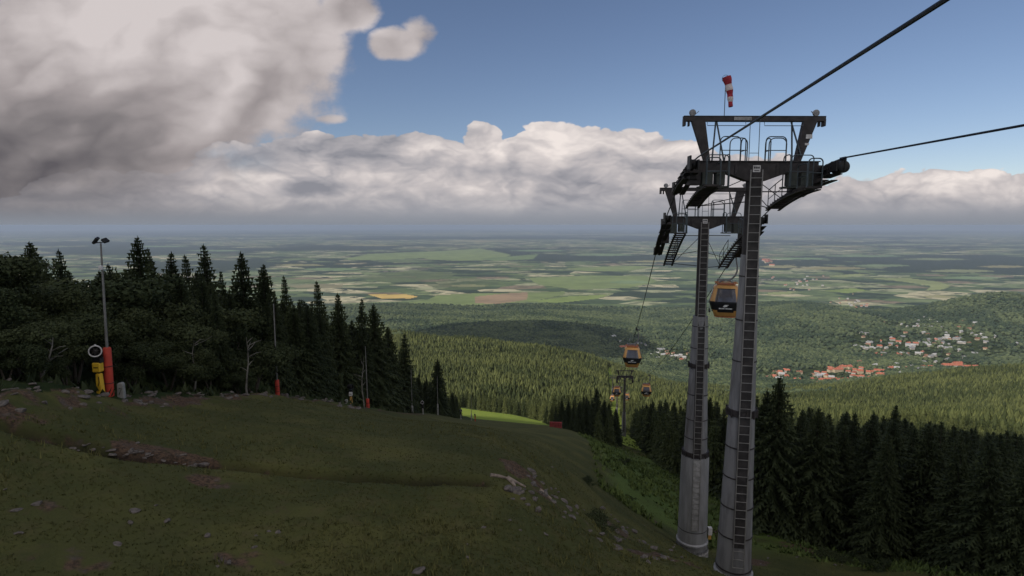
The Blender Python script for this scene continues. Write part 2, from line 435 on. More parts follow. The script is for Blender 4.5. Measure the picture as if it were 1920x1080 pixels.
# ---- ground sheet: polar grid, fine in front of the camera
def _azs():
    f = np.linspace(R(-50), R(50), 1050)
    lft = -np.linspace(0, 1, 46)[1:] ** 1.0 * (math.pi - R(50)) + R(-50)
    a = np.concatenate([lft[::-1][1:], f, np.linspace(R(50), R(180), 46)[1:]])
    return a
AZ = _azs(); NA = len(AZ)
RR = np.exp(np.concatenate([np.linspace(math.log(3.0), math.log(11), 14)[:-1], np.arange(math.log(11), math.log(90000), .0105)])); NR = len(RR)
rr, aa = np.meshgrid(RR, AZ, indexing='ij')
GX, GY = rr * np.sin(aa), rr * np.cos(aa)
GZ = Hf(GX, GY)
V = np.stack([GX, GY, GZ], -1).reshape(-1, 3)
i, j = np.meshgrid(np.arange(NR - 1), np.arange(NA), indexing='ij'); j2 = (j + 1) % NA
F = np.stack([i * NA + j, i * NA + j2, (i + 1) * NA + j2, (i + 1) * NA + j], -1).reshape(-1, 4)[:, ::-1]
# centre fan
V = np.vstack([V, [[0, 0, -7.0]]]); ci = len(V) - 1
jf = np.arange(NA); FT = np.stack([jf, (jf + 1) % NA, np.full(NA, ci), np.full(NA, ci)], -1)
def soil_at(x_, y_):
    m_ = np.zeros(x_.shape)
    for px, py, rx, ry, k in SOILB:
        p = at(px, py); m_ = np.maximum(m_, k * np.clip(1.3 - ((x_ - p[0]) / rx) ** 2 - ((y_ - p[1]) / ry) ** 2, 0, 1))
    m_ = np.maximum(m_, np.exp(-((x_ - XL(y_) - .9) / 1.6) ** 2) * (y_ < 100))
    return np.maximum(m_, np.exp(-(seg_dist(x_, y_, DITCH) / .35) ** 2))
# --- land cover, stored as ground colours, with some sun and ditch shade painted in
X, Y = GX.ravel(), GY.ravel(); r = rr.ravel()
def blobmask(lst):
    m_ = np.zeros(X.shape)
    for px, py, rx, ry, k in lst:
        p = at(px, py)
        if p is None: continue
        c0, s0 = rx, ry
        dd = ((X - p[0]) / c0) ** 2 + ((Y - p[1]) / s0) ** 2
        m_ = np.maximum(m_, k * np.clip(1.3 - dd, 0, 1))
    return m_
near = r < 300
fn = lambda sc_, s, o=4: fbm(X / sc_, Y / sc_, s, o)
SOILB = [(265, 852, 1.5, .7, .8), (335, 862, 2.2, .75, .75), (150, 832, .8, .4, .5), (120, 1045, 1.4, .7, .6), (480, 1050, 1.2, .6, .6), (90, 960, 1.2, .6, .4),
                 (1030, 935, 1.1, 1.2, .7), (1090, 975, .8, 1.3, .4), (1165, 1000, 1.3, 1.2, .7), (1240, 1045, 2.0, 1.2, .75), (1450, 985, 3.0, 2.2, .95), (1510, 1030, 2.5, 2.4, .85), (1580, 1040, 2.0, 1.6, .6), (1400, 1050, 2, 2, .7),
                 (1340, 1000, 2.0, 2.5, .9), (985, 890, 1.3, 1.2, .6), (1210, 965, 1.5, 1.5, .5), (400, 905, 1.6, .6, .5), (560, 960, 1.5, .6, .4)]
soil = blobmask(SOILB)
edge = np.exp(-((X - XL(Y) - .8) / 2.0) ** 2) * (Y > 8) * (Y < 100)
soil = np.maximum(soil, edge * (.62 + .6 * fn(2.2, 23)))
dd = seg_dist(X, Y, DITCH); soil = np.maximum(soil, np.exp(-(dd / .28) ** 2) * (r < 70) * (.45 + .5 * fn(2.5, 22)))
soil = np.clip(soil * .9 + .8 * fn(1.1, 21) * (soil > .05), 0, 1) * (r < 130)
slope_grass = (X > XL(Y) + 1) & (((Y < 140) & (X < XF(Y))) | ((Y >= 140) & (Y < 420) & (X < XR(Y)))) & (Y > 0)
corr = (np.abs(X - LINE(Y)) < 4.2) & (Y > 0) & (Y < 1150)
forest = ~(slope_grass | corr | (r < 14)) & (r < 4300)
floor = forest.astype(float)
# distant fields as polygons seen from the summit, projected to where they lie
def inpoly(poly):
    c_ = np.zeros(X.shape, bool); x_, y_ = X, Y
    for k in range(len(poly)):
        (x0, y0), (x1, y1) = poly[k - 1], poly[k]
        c_ ^= ((y0 > y_) != (y1 > y_)) & (x_ < (x1 - x0) * (y_ - y0) / (y1 - y0 + 1e-12) + x0)
    return c_
FIELD = np.zeros((len(X), 4), np.float32)
def field(pts, col, a=1.0):
    w_ = [at(*q) for q in pts]
    if any(q is None for q in w_): return
    # a gently crooked outline, as field margins have
    m_ = inpoly([(q[0], q[1]) for q in w_]); FIELD[m_, :3] = col; FIELD[m_, 3] = a
G1, G2, G3, OC, BR, ME = (.165, .215, .085), (.13, .185, .075), (.215, .25, .11), (.50, .36, .12), (.27, .20, .13), (.19, .25, .08)
field([(820, 553), (905, 549), (985, 548), (1060, 546), (1060, 552), (990, 566), (880, 573), (760, 578), (735, 570), (800, 562)], G1)
field([(690, 552), (760, 551), (785, 556), (770, 560), (715, 560)], OC)
field([(890, 556), (960, 549), (990, 548), (988, 562), (930, 570), (890, 568)], BR)
field([(990, 521), (1100, 516), (1210, 517), (1235, 528), (1180, 540), (1080, 543), (1010, 534)], G1)
field([(760, 583), (850, 576), (960, 571), (1000, 574), (900, 583), (830, 590)], (.10, .15, .045))
field([(990, 565), (1060, 556), (1150, 551), (1120, 560), (1040, 568)], ME)
field([(535, 536), (600, 532), (645, 534), (640, 539), (560, 541)], (.21, .20, .12))
field([(640, 487), (690, 476), (760, 473), (830, 470), (850, 476), (800, 484), (700, 488)], G1)
field([(770, 474), (900, 466), (960, 478), (930, 488), (850, 489), (800, 486)], G1)
field([(900, 485), (1010, 476), (1000, 486), (930, 490)], G2)
field([(660, 520), (780, 507), (860, 512), (840, 522), (740, 530)], (.10, .13, .06), .75)
field([(790, 530), (880, 520), (940, 527), (900, 542), (830, 545)], (.085, .115, .05), .7)
field([(700, 543), (760, 540), (800, 545), (760, 549)], (.10, .14, .06))
field([(1545, 517), (1610, 513), (1635, 515), (1580, 521)], G3)
for q in ((1460, 500, 40, 3), (1560, 503, 70, 3), (1650, 498, 60, 2.5), (1800, 508, 70, 3), (1880, 500, 50, 2.5), (1500, 485, 60, 2), (1620, 480, 80, 2), (1750, 486, 70, 2), (1240, 490, 80, 2), (1130, 478, 70, 2), (1010, 470, 60, 1.6), (1470, 530, 40, 3), (1820, 521, 60, 3), (620, 505, 60, 3), (560, 497, 50, 2.4), (400, 470, 60, 1.6), (300, 462, 60, 1.4), (1560, 462, 90, 1.3), (1700, 458, 80, 1.2), (900, 452, 90, 1.2), (700, 460, 60, 1.4), (1850, 470, 60, 1.6), (1180, 529, 40, 3), (880, 536, 40, 2.5), (1090, 592, 40, 3), (1760, 556, 40, 3)):
    a_, b_, w_, h_ = q; field([(a_ - w_, b_), (a_ - w_ * .3, b_ - h_), (a_ + w_ * .6, b_ - h_ * .8), (a_ + w_, b_ + h_ * .3), (a_ + w_ * .2, b_ + h_), (a_ - w_ * .5, b_ + h_ * .7)], (.21 + .05 * math.sin(a_), .24, .12), .85)
field([(1620, 521), (1700, 521), (1760, 528), (1785, 536), (1770, 543), (1735, 545), (1745, 536), (1690, 528)], G3)
field([(1540, 545), (1600, 540), (1630, 545), (1590, 550)], ME)
field([(1060, 503), (1160, 498), (1230, 500), (1180, 508), (1100, 509)], G1)
field([(1120, 632), (1145, 620), (1160, 628), (1152, 634), (1132, 637)], (.12, .16, .04))
field([(1262, 650), (1290, 645), (1345, 650), (1350, 660), (1300, 662)], (.13, .16, .045))
field([(1440, 650), (1460, 640), (1480, 648), (1465, 660)], (.04, .06, .035))
field([(1440, 548), (1500, 545), (1480, 552), (1440, 553)], G3, .9)
FIELD[:, 3] *= (r < 30000)
peat_shade = np.exp(-((dd + .12 * fn(1.5, 26)) / .42) ** 2) * (r < 70) * np.clip(1.0 + .9 * fn(3., 24), .25, 1); k_ = peat_shade > .05; FIELD[k_, :3] = (.016, .013, .010); FIELD[k_, 3] = peat_shade[k_]  # dark humus and the ditch's shadow, both painted as ground colour
# the plain: forests, meadows and strips of farmland
wx_, wy_ = X + 400 * fn(1500., 31, 3), Y + 400 * fn(1500., 32, 3)
big = fbm(wx_ / 5200, wy_ / 3600, 33, 5)
wood = smooth(.030, .050, big + .22 * fn(600., 34, 4) - .03 * smooth(20000, 9000, r))
wood = wood * smooth(3800, 4600, r)
plainmask = smooth(3900, 4500, r)
cover = np.stack([floor, soil, wood, np.ones_like(soil)], -1)
lit = np.where(corr & (Y > 160) | (Y > 215) & slope_grass, 1.0, 0.0)  # grass past the cloud shadow's edge, painted brighter as sunlit
bankg = smooth(-1.5, 1.5, X + fn(4., 25) * 1.5 - np.interp(Y, [28, 60, 90, 110, 140, 160], [6, 11, 12.2, 13, 18, 22])) * smooth(44, 54, Y) * (Y < 230) * slope_grass
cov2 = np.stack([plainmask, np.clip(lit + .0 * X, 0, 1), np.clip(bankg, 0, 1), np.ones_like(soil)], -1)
ex = lambda A_: np.vstack([A_, A_[:1] * 0])
def ground_material():
    m = bpy.data.materials.new('ground'); m.use_nodes = True; nt = m.node_tree; b = nt.nodes['Principled BSDF']
    g = nd(nt, 'ShaderNodeNewGeometry'); pos = g.outputs['Position']
    A1 = nd(nt, 'ShaderNodeAttribute', attribute_name='cover'); s1 = nd(nt, 'ShaderNodeSeparateColor'); nt.links.new(A1.outputs['Color'], s1.inputs[0])
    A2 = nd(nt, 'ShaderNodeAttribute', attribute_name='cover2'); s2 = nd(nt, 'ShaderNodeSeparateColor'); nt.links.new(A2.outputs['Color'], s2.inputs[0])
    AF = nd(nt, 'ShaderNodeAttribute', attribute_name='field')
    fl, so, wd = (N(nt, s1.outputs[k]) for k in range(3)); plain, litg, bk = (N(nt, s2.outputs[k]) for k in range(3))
    n1 = noise(nt, pos, .22, 5, .6); n2 = noise(nt, pos, 1.6, 5, .65); n3 = noise(nt, pos, 9.0, 4, .7)
    gr = mixc(nt, n1.step(.38, .62), (.052, .058, .020), (.088, .087, .029))
    gr = mixc(nt, n2.step(.45, .70) * .5, gr, (.090, .074, .035))
    gr = mixc(nt, noise(nt, pos, .09, 4, .6).step(.46, .60) * .55, gr, (.042, .050, .019))
    gr = mixc(nt, n3.step(.50, .75) * .5, gr, (.052, .058, .022))
    gr = mixc(nt, bk * n1.step(.25, .6) * .7, gr, (.080, .130, .030))
    lit_grass = mixc(nt, n1.step(.35, .65), (.17, .23, .035), (.22, .27, .05))  # sunlit grass: the sun's brightness is put into the colour
    gr = mixc(nt, litg, gr, lit_grass)
    rs = mixc(nt, n3.step(.4, .62), (.045, .032, .023), (.120, .076, .050))
    rs = mixc(nt, n2.step(.5, .7) * .6, rs, (.10, .092, .082))
    gr = mixc(nt, (so * 1.5 + n2 - 1.0).step(.0, .35), gr, rs)
    ff = mixc(nt, noise(nt, pos, .05, 5, .65).step(.4, .6), (.018, .028, .010), (.045, .060, .020))
    c_ = mixc(nt, fl, gr, ff)
    # farmland of the plain: strips of many fields, hedges and copses between them
    mp = nd(nt, 'ShaderNodeMapping'); nt.links.new(pos, mp.inputs[0]); mp.inputs['Scale'].default_value = (.0011, .0019, 0); mp.inputs['Rotation'].default_value = (0, 0, .5)
    vo = nd(nt, 'ShaderNodeTexVoronoi', voronoi_dimensions='2D'); nt.links.new(mp.outputs[0], vo.inputs['Vector']); vo.inputs['Scale'].default_value = 2.2
    sc_ = nd(nt, 'ShaderNodeSeparateColor'); nt.links.new(vo.outputs['Color'], sc_.inputs[0])
    rp = nd(nt, 'ShaderNodeValToRGB'); nt.links.new(sc_.outputs[0], rp.inputs[0]); rp.color_ramp.interpolation = 'CONSTANT'
    setramp(rp, [(0, (.030, .046, .028)), (.20, (.11, .15, .065)), (.42, (.16, .20, .095)), (.56, (.06, .09, .045)), (.70, (.29, .30, .18)), (.84, (.42, .385, .25)), (.93, (.20, .16, .11))])
    vo2 = nd(nt, 'ShaderNodeTexVoronoi', voronoi_dimensions='2D'); nt.links.new(mp.outputs[0], vo2.inputs['Vector']); vo2.inputs['Scale'].default_value = 11.0
    s3 = nd(nt, 'ShaderNodeSeparateColor'); nt.links.new(vo2.outputs['Color'], s3.inputs[0])
    fm = mixc(nt, N(nt, s3.outputs[1]).step(.55, .60) * .55, rp.outputs[0], (.045, .065, .034))
    n4 = noise(nt, pos, .0035, 5, .65); n5 = noise(nt, pos, .02, 4, .6)
    fm = mixc(nt, n4.step(.60, .63), fm, (.030, .045, .028))
    # villages: pale and red specks
    vil = noise(nt, pos, .00045, 2, .5).step(.60, .66)
    fm = mixc(nt, vil * N(nt, s3.outputs[0]).step(.6, .62) * n5.step(.5, .55), fm, (.30, .25, .22))
    wc = mixc(nt, n5.step(.3, .7), (.019, .031, .021), (.036, .051, .030))
    fm = mixc(nt, wd, fm, wc)
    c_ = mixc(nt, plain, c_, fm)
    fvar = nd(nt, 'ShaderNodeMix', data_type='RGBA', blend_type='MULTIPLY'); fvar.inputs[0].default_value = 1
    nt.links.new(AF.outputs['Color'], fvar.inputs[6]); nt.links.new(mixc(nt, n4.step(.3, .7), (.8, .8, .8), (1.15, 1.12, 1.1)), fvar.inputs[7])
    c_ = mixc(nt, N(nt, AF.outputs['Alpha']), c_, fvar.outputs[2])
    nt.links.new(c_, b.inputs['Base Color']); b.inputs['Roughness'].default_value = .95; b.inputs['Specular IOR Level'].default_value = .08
    bp = nd(nt, 'ShaderNodeBump'); bp.inputs['Strength'].default_value = .7; bp.inputs['Distance'].default_value = .10
    nt.links.new((n3 * .5 + n2).s, bp.inputs['Height']); nt.links.new(bp.outputs[0], b.inputs['Normal'])
    return m
M['ground'] = ground_material()
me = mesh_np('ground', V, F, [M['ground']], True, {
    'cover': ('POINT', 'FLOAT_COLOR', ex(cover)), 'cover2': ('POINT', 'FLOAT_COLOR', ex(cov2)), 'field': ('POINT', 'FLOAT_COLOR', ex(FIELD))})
tag(link('ground', me), kind='structure')

# ---- clouds that throw the shade: real banks standing between the sun and the slope
def cloud(name, cx, cy, z0, rx, ry, h, seed, edge=None):
    nx = 90; g = np.linspace(-1.15, 1.15, nx); a, b = np.meshgrid(g, g, indexing='ij')
    rad = np.sqrt(a * a + b * b) + .06 * fbm(a * 3, b * 3, seed, 4)
    k = np.clip(1 - rad, 0, 1) ** .5
    xx, yy_ = cx + a * rx, cy + b * ry
    top = z0 + h * k * (1 + .5 * fbm(a * 6, b * 6, seed + 1, 4)); bot = z0 - h * .12 * k * (1 + .8 * fbm(a * 7, b * 7, seed + 2, 3))
    keep = (rad < 1)
    Vt = np.stack([xx, yy_, top], -1).reshape(-1, 3); Vb = np.stack([xx, yy_, bot], -1).reshape(-1, 3)
    ii, jj = np.meshgrid(np.arange(nx - 1), np.arange(nx - 1), indexing='ij')
    q = np.stack([ii * nx + jj, (ii + 1) * nx + jj, (ii + 1) * nx + jj + 1, ii * nx + jj + 1], -1).reshape(-1, 4)
    kf = keep.ravel()[q].any(1); q = q[kf]; off = nx * nx
    me_ = mesh_np(name, np.vstack([Vt, Vb]), np.vstack([q, q[:, ::-1] + off]), [M['cloud']], True)
    bm = bmesh.new(); bm.from_mesh(me_); bmesh.ops.remove_doubles(bm, verts=bm.verts, dist=.5)
    bmesh.ops.delete(bm, geom=[v for v in bm.verts if not v.link_faces], context='VERTS'); bm.to_mesh(me_); bm.free()
    return tag(link(name, me_), kind='structure')
M['cloud'] = mat('cloud', (.82, .82, .83), 1.0, var=.03, vscale=.004, spec=0)
kx, ky = SDIR.x / SDIR.z, SDIR.y / SDIR.z
CZ = 1500.0
nt = M['cloud'].node_tree; tr = nd(nt, 'ShaderNodeBsdfTranslucent'); tr.inputs[0].default_value = (.9, .9, .9, 1); df = nt.nodes['Principled BSDF']
ms = nd(nt, 'ShaderNodeMixShader'); ms.inputs[0].default_value = .55; nt.links.new(df.outputs[0], ms.inputs[1]); nt.links.new(tr.outputs[0], ms.inputs[2]); nt.links.new(ms.outputs[0], nt.nodes['Material Output'].inputs[0])
def shade_edge(cx, cy, z0, rx, ry, seed):
    for x0 in (-300, -100, 0, 50, 100, 200, 400, 700, 1000):
        y0 = np.arange(0, 1500, 5.); z0_ = Hf(np.full(y0.shape, float(x0)), y0)
        a_ = (x0 + kx * (z0 - z0_) - cx) / rx; b_ = (y0 + ky * (z0 - z0_) - cy) / ry
        rad = np.sqrt(a_ * a_ + b_ * b_) + .06 * fbm(a_ * 3, b_ * 3, seed, 4); s_ = y0[rad < 1]
        print('shade edge x', x0, 'y', s_.max() if len(s_) else None)
def cloud_over(gx, gy, gz, rx, ry, h, seed, cz=CZ):

    return cloud('cloud', gx + kx * (cz - gz), gy + ky * (cz - gz), cz, rx, ry, h, seed)
cloud_over(0, -267, -60, 1500, 480, 170, 3)              # over the summit: slope, towers and near woods lie in its shade
hp = at(985, 632)
cloud_over(hp[0] - 30, hp[1], hp[2], 560, 600, 160, 8, 1400)        # throws the dark patch on the wooded hill
# ================================================================ vegetation
def tri_soup(name, V, mats, mi=None, tint=None):
    V = np.asarray(V, np.float32).reshape(-1, 3); F = np.arange(len(V)).reshape(-1, 3)
    return mesh_np(name, V, F, mats, False, {'tint': ('FACE', 'FLOAT', tint)} if tint is not None else None, mi)
def spruce_crown(seed, h, rad, base=.06, whorls=34, sparse=0.0, lean=0.0, seg=.34, wide=1.0):
    """whorls of drooping boughs; each bough a spine hung with flat needle sprays"""
    g = np.random.default_rng(seed); T = []
    for k in range(whorls):
        t = base + (1 - base) * ((k + g.random() * .6) / whorls) ** .92
        z0 = h * t; L0 = rad * (1 - t) ** .80 * (1 + .12 * math.sin(k * 1.7 + seed)) + .10
        nb = max(5, int((9 * (1 - t) ** .35 + 2) * (1 if seg < .5 else .75))); ph = g.random() * 6.28
        for b in range(nb):
            if g.random() < sparse: continue
            a = ph + 6.283 * b / nb + g.normal() * .22; L = L0 * (.72 + .5 * g.random())
            if g.random() < .07: L *= 1.25
            rise = .22 - .55 * (1 - t) + .25 * t; dirv = np.array([math.cos(a), math.sin(a), 0.]); side = np.array([-math.sin(a), math.cos(a), 0.])
            ns = max(2 if seg > .5 else 3, int(L / seg)); prev = np.array([0, 0, z0])
            for s_ in range(1, ns + 1):
                q = s_ / ns; p = dirv * L * q + np.array([0, 0, z0 + L * (rise * q - .38 * q * q + (.16 * q ** 3))])
                wdt = (.22 + .30 * L * .42) * (1 - .62 * q) * (.8 + .5 * g.random()) * wide
                dz = np.array([0, 0, (-.16 - .24 * g.random() * (1.2 - q)) * wide])
                tipf = (p - prev) * .55
                for sg in (-1, 1):
                    T += [prev, p, prev * .35 + p * .65 + side * sg * wdt + dz * g.random() + tipf]
                if g.random() < .85: T += [prev, p, (prev + p) / 2 + dz * 2.2 + side * g.normal() * .05]
                prev = p
            T += [prev + side * .05, prev - side * .05, prev + dirv * (.16 + .1 * g.random()) + np.array([0, 0, .04])]
    for k in range(7):
        a = 6.28 * k / 7; z1 = h * (.985 - .004 * k)
        T += [[0, 0, z1 - .2], [.02, 0, z1 + .35 - .05 * k], [.12 * math.cos(a), .12 * math.sin(a), z1 + .1]]
    T = np.array(T, float).reshape(-1, 3)
    if lean: T[:, 0] += lean * (T[:, 2] / h) ** 2
    return T
def trunk_mesh(name, h, r, m, seed=0, bend=.0, snags=0):
    g = random.Random(seed); mb = MB(); pts = [(bend * math.sin(k * .9 + seed) * k / 8 * .6, bend * math.cos(k * 1.3 + seed) * k / 8 * .5, h * k / 8 - .3) for k in range(9)]
    mb.tube(pts, [r * (1 - .115 * k) for k in range(9)], 7)
    for _ in range(snags):
        t = g.uniform(.3, .95); a = g.uniform(0, 6.28); L = g.uniform(.5, 1.3) * (1.3 - t); p = Vector(pts[int(t * 8)])
        mb.tube([p, p + Vector((math.cos(a) * L * .6, math.sin(a) * L * .6, L * .12)), p + Vector((math.cos(a) * L, math.sin(a) * L, L * .05))], [r * .2, r * .12, r * .04], 4)
    return mb.build(name, m, only_mesh=True)
SPR = []
for k, (h, rad, sp_, ln) in enumerate([(13, 2.6, .05, 0), (14, 2.3, .1, .2), (12, 2.9, .03, 0), (13.5, 2.0, .18, -.2), (11, 2.5, .08, 0), (14.5, 2.7, .14, .1)]):
    T = spruce_crown(40 + k, h, rad, .05, 44 + k, sp_ * .6, ln)
    n_ = len(T) // 3; mi = (np.random.default_rng(k).random(n_) < .28).astype(int)
    SPR.append((h, tri_soup('crown', T, [M['spruce'], M['spruce_tip']], mi), trunk_mesh('trunk', h * .97, .19, M['bark'], k)))
def leaf_cloud(seed, lobes, n, size):
    g = np.random.default_rng(seed); out = []
    for (cx, cy, cz, rx, ry, rz_) in lobes:
        d = g.normal(size=(n, 3)); d /= np.linalg.norm(d, axis=1)[:, None]
        cl = fbm(d[:, 0] * 2.6 + seed, d[:, 1] * 2.6 + d[:, 2] * 1.9, seed, 3)
        rad_ = (g.random(n) ** .45) * (1 + .55 * cl); c_ = d * rad_[:, None] * [rx, ry, rz_] + [cx, cy, cz]
        a = g.normal(size=(n, 3)); a /= np.linalg.norm(a, axis=1)[:, None]; b_ = np.cross(a, d + .3 * g.normal(size=(n, 3))); b_ /= np.linalg.norm(b_, axis=1)[:, None] + 1e-9
        s_ = size * (.6 + .8 * g.random(n))[:, None]
        out.append(np.stack([c_ - a * s_, c_ + a * s_, c_ + b_ * s_ * 1.5], 1).reshape(-1, 3))
    return np.vstack(out)
def broad_tree(seed, h, w, stems=3, n=420, size=.16):
    g = random.Random(seed); mb = MB(); lobes = []
    for s_ in range(stems):
        a = 6.28 * s_ / stems + g.random(); o = w * .38 * (0 if stems == 1 else 1)
        top = Vector((math.cos(a) * o, math.sin(a) * o, h * g.uniform(.70, .92)))
        mb.tube([(0, 0, -.3), top * .35 + Vector((g.uniform(-.2, .2), 0, h * .08)), top * .7, top], [.13, .09, .055, .02], 6)
        for q in (.45, .65, .85):
            b = top * q; e = b + Vector((g.uniform(-1, 1) * w * .4, g.uniform(-1, 1) * w * .4, h * .12)); mb.tube([b, (b + e) / 2 + Vector((0, 0, .15)), e], [.045, .03, .012], 5)
            lobes.append((e.x, e.y, e.z, w * g.uniform(.20, .34), w * g.uniform(.20, .34), h * g.uniform(.10, .17)))
        lobes.append((top.x, top.y, top.z, w * .26, w * .26, h * .14))
    T = leaf_cloud(seed, lobes, n, size)
    return (h, tri_soup('crown', T, [M['broad']]), mb.build('trunk', M['bark'], only_mesh=True))
BRD = [broad_tree(60, 6, 4.5, 3, 1100, .085), broad_tree(61, 5, 4.2, 4, 900, .085), broad_tree(62, 7, 4.0, 2, 1500, .085), broad_tree(63, 4, 4.5, 4, 800, .08)]
SHRUB = [broad_tree(70, 1.6, 2.6, 4, 260, .07), broad_tree(71, 1.2, 2.0, 3, 260, .065)]

NT = 0
def tree(kind, x, y, h, label, group, rz=None, name=None, widen=1.0, z=None):
    lib = {'spruce': SPR, 'broad': BRD, 'shrub': SHRUB}[kind]; hh, cm, tm = lib[random.randrange(len(lib))]
    s_ = h / hh; wv = s_ * random.uniform(.9, 1.15) * widen
    e = empty(name or {'spruce': 'spruce_tree', 'broad': 'broadleaf_tree', 'shrub': 'shrub'}[kind], (x, y, (z_at(x, y) if z is None else z) - .15), random.uniform(0, 6.28) if rz is None else rz)
    e.scale = (wv, wv, s_)
    if label is None: e['h'] = h
    tag(e, label, {'spruce': 'spruce tree', 'broad': 'tree', 'shrub': 'shrub'}[kind], group)
    link('trunk', tm, e); link('crown', cm, e)
    return e
def sil(px, tab): return np.interp(px, [t[0] for t in tab], [t[1] for t in tab])
LS = [(0, 500), (100, 500), (200, 512), (240, 500), (300, 510), (400, 515), (450, 528), (520, 550), (560, 560), (620, 575), (660, 605), (720, 648), (780, 700), (830, 735), (880, 752), (905, 785)]
RS = [(1180, 760), (1240, 745), (1290, 750), (1430, 742), (1500, 758), (1560, 770), (1620, 776), (1700, 780), (1760, 792), (1800, 796), (1850, 803), (1920, 810), (2300, 830)]
MS = [(1030, 752), (1060, 742), (1100, 738), (1150, 752), (1165, 790)]
taken = []
def place(kind, px, pyt, Y, label, group, hr=(7, 17), **k):
    """a tree at depth Y whose tip reaches the skyline seen at photo pixel (px, pyt)"""
    a, b = pdir(px, pyt); x = a * Y; z = z_at(x, Y); h = b * Y - z
    h = min(max(h, hr[0]), hr[1]); taken.append((x, Y)); return tree(kind, x, Y, h, label, group, z=z, **k)
# emergent spruces along the left skyline, each with a tip of its own
for px, py, Y, lab in [
        (55, 450, 50, 'tall pointed spruce far left, leftmost tip above the dark tree line'),
        (110, 465, 56, 'pointed spruce between the leftmost tall spruce and the lamp mast'),
        (257, 440, 46, 'tallest spruce of the left wood with the highest tip against the plain'),
        (279, 462, 52, 'spruce close beside the tallest spruce on its right'),
        (203, 492, 62, 'small spruce tip just right of the floodlight mast head'),
        (320, 470, 58, 'broad spruce right of the tallest pair in the left wood'),
        (351, 476, 66, 'narrow spruce tip left of the slender sharp spruce'),
        (382, 455, 56, 'slender sharp spruce rising in the middle of the left wood'),
        (413, 505, 62, 'low rounded spruce top right of the slender sharp spruce'),
        (452, 470, 58, 'sharp spruce standing left of the second padded mast'),
        (493, 493, 62, 'second sharp spruce just left of the second padded mast'),
        (535, 515, 66, 'sharp spruce just right of the second padded mast'),
        (597, 525, 72, 'wide spruce at the step down of the left skyline'),
        (633, 548, 78, 'spruce right of the wide spruce on the descending skyline'),
        (676, 558, 82, 'sharp spruce above the third padded mast'),
        (700, 568, 86, 'spruce with ragged side just right of the sharp spruce above the third mast'),
        (727, 610, 95, 'stout spruce lower on the descending skyline'),
        (757, 624, 104, 'broad dark spruce over the fourth mast'),
        (820, 672, 126, 'small pointed spruce over the fifth mast, last clear tip of the left wood')]:
    place('spruce', px, py, Y, lab, 'spruces with tips on the left skyline', (9, 19))
cnt = {}
def zone(px, Y, side, h=12):
    sz = 'short' if h < 9.5 else ('tall' if h > 13.5 else 'medium')
    def pick(v, tab):
        for lim_, t_ in tab:
            if v < lim_: return t_
        return tab[-1][1]
    if side == 'L':
        row = pick(Y, [(58, 'edge'), (85, 'middle'), (999, 'back')])
        w_ = pick(px, [(120, 'at the far left behind the bushes'), (250, 'behind the floodlight mast'), (330, 'right of the tallest spruce pair'), (430, 'around the slender sharp spruce'), (520, 'just left of the second mast'),
                       (600, 'just right of the second mast'), (690, 'just left of the third mast'), (760, 'between the third and fourth masts'), (830, 'between the fourth and fifth masts'), (9999, 'beside the lowest snow gun')])
    elif side == 'M': row = pick(Y, [(165, 'front'), (999, 'back')]); w_ = 'in the dark clump beyond the safety mat' if px < 1100 else 'in the dark clump beside the lift swath'
    elif side == 'B': row = pick(Y, [(330, 'front'), (999, 'back')]); w_ = 'behind the bright meadow' if px < 960 else 'at the narrow end of the bright meadow'
    else:
        row = pick(Y, [(60, 'front'), (85, 'middle'), (999, 'back')])
        w_ = pick(px, [(1290, 'between the third pylon and the second pylon'), (1430, 'seen behind or between the two near pylons'), (1500, 'just right of the near pylon'), (1580, 'left of centre in the right wood'), (1660, 'in the centre of the right wood'),
                       (1760, 'around the double-tipped spruce'), (1850, 'right of the double-tipped spruce'), (9999, 'at the right edge of the photo')])
    tone = 'sunlit' if side == 'B' else 'dark'
    lb = f'{sz} {tone} spruce {w_}, {row} row'
    return lb, f'{sz} spruces {w_}, {row} row'
def try_wood(n, side, pr, Yr, tab, dmin, hr=(7, 16), below=(0, 45)):
    made = 0; tries = 0
    while made < n and tries < n * 60:
        tries += 1
        Y = math.exp(random.uniform(math.log(Yr[0]), math.log(Yr[1]))); px = random.uniform(*pr); a, _ = pdir(px, 600); x = a * Y
        if side == 'L' and random.random() < .75:
            x = float(XL(Y)) - random.uniform(3.4, 13.5); px = 960 + x / Y * FPX * .98
            if px < -80: continue
        if side in 'LM' and Y < 0: continue
        xl, xr, xf, ln = float(XL(Y)), float(XR(Y)), float(XF(Y)), LINE(Y)
        if side == 'L' and not (x < xl - (3 if Y < 55 else 4.3)): continue
        if side == 'M' and not (xr - 1 < x < ln - 4.4 and Y > 138): continue
        if side == 'B' and not ((x > xr or Y > 360 or x < xl - 2) and Y > 262 and x < ln - 8): continue
        if side == 'R' and not (x > xf + .4 and (Y < 140 or x < 60)): continue
        dm = dmin * (.7 if Y < 60 else 1)
        if any((x - q[0]) ** 2 + (Y - q[1]) ** 2 < dm * dm for q in taken): continue
        pyt = sil(px, tab) + random.uniform(*below) * (1 if Y > 60 else 1.4)
        o = place('spruce', px, pyt, Y, None, None, hr); lb, gp = zone(px, Y, side, o['h']); del o['h']; tag(o, lb, None, gp); made += 1
    return made
nL = try_wood(102, 'L', (-60, 900), (43, 210), LS, 2.1, (8, 18), (-6, 20))
nM = try_wood(30, 'M', (1030, 1168), (142, 215), MS, 2.6, (8, 17), (0, 26))
nR = try_wood(26, 'R', (1183, 1330), (95, 205), RS, 2.6, (9, 19), (-2, 18)) + try_wood(110, 'R', (1290, 1960), (36, 125), RS, 2.5, (9, 19), (-4, 22))
BS = [(860, 745), (900, 745), (950, 752), (1000, 762), (1040, 770), (1060, 775)]
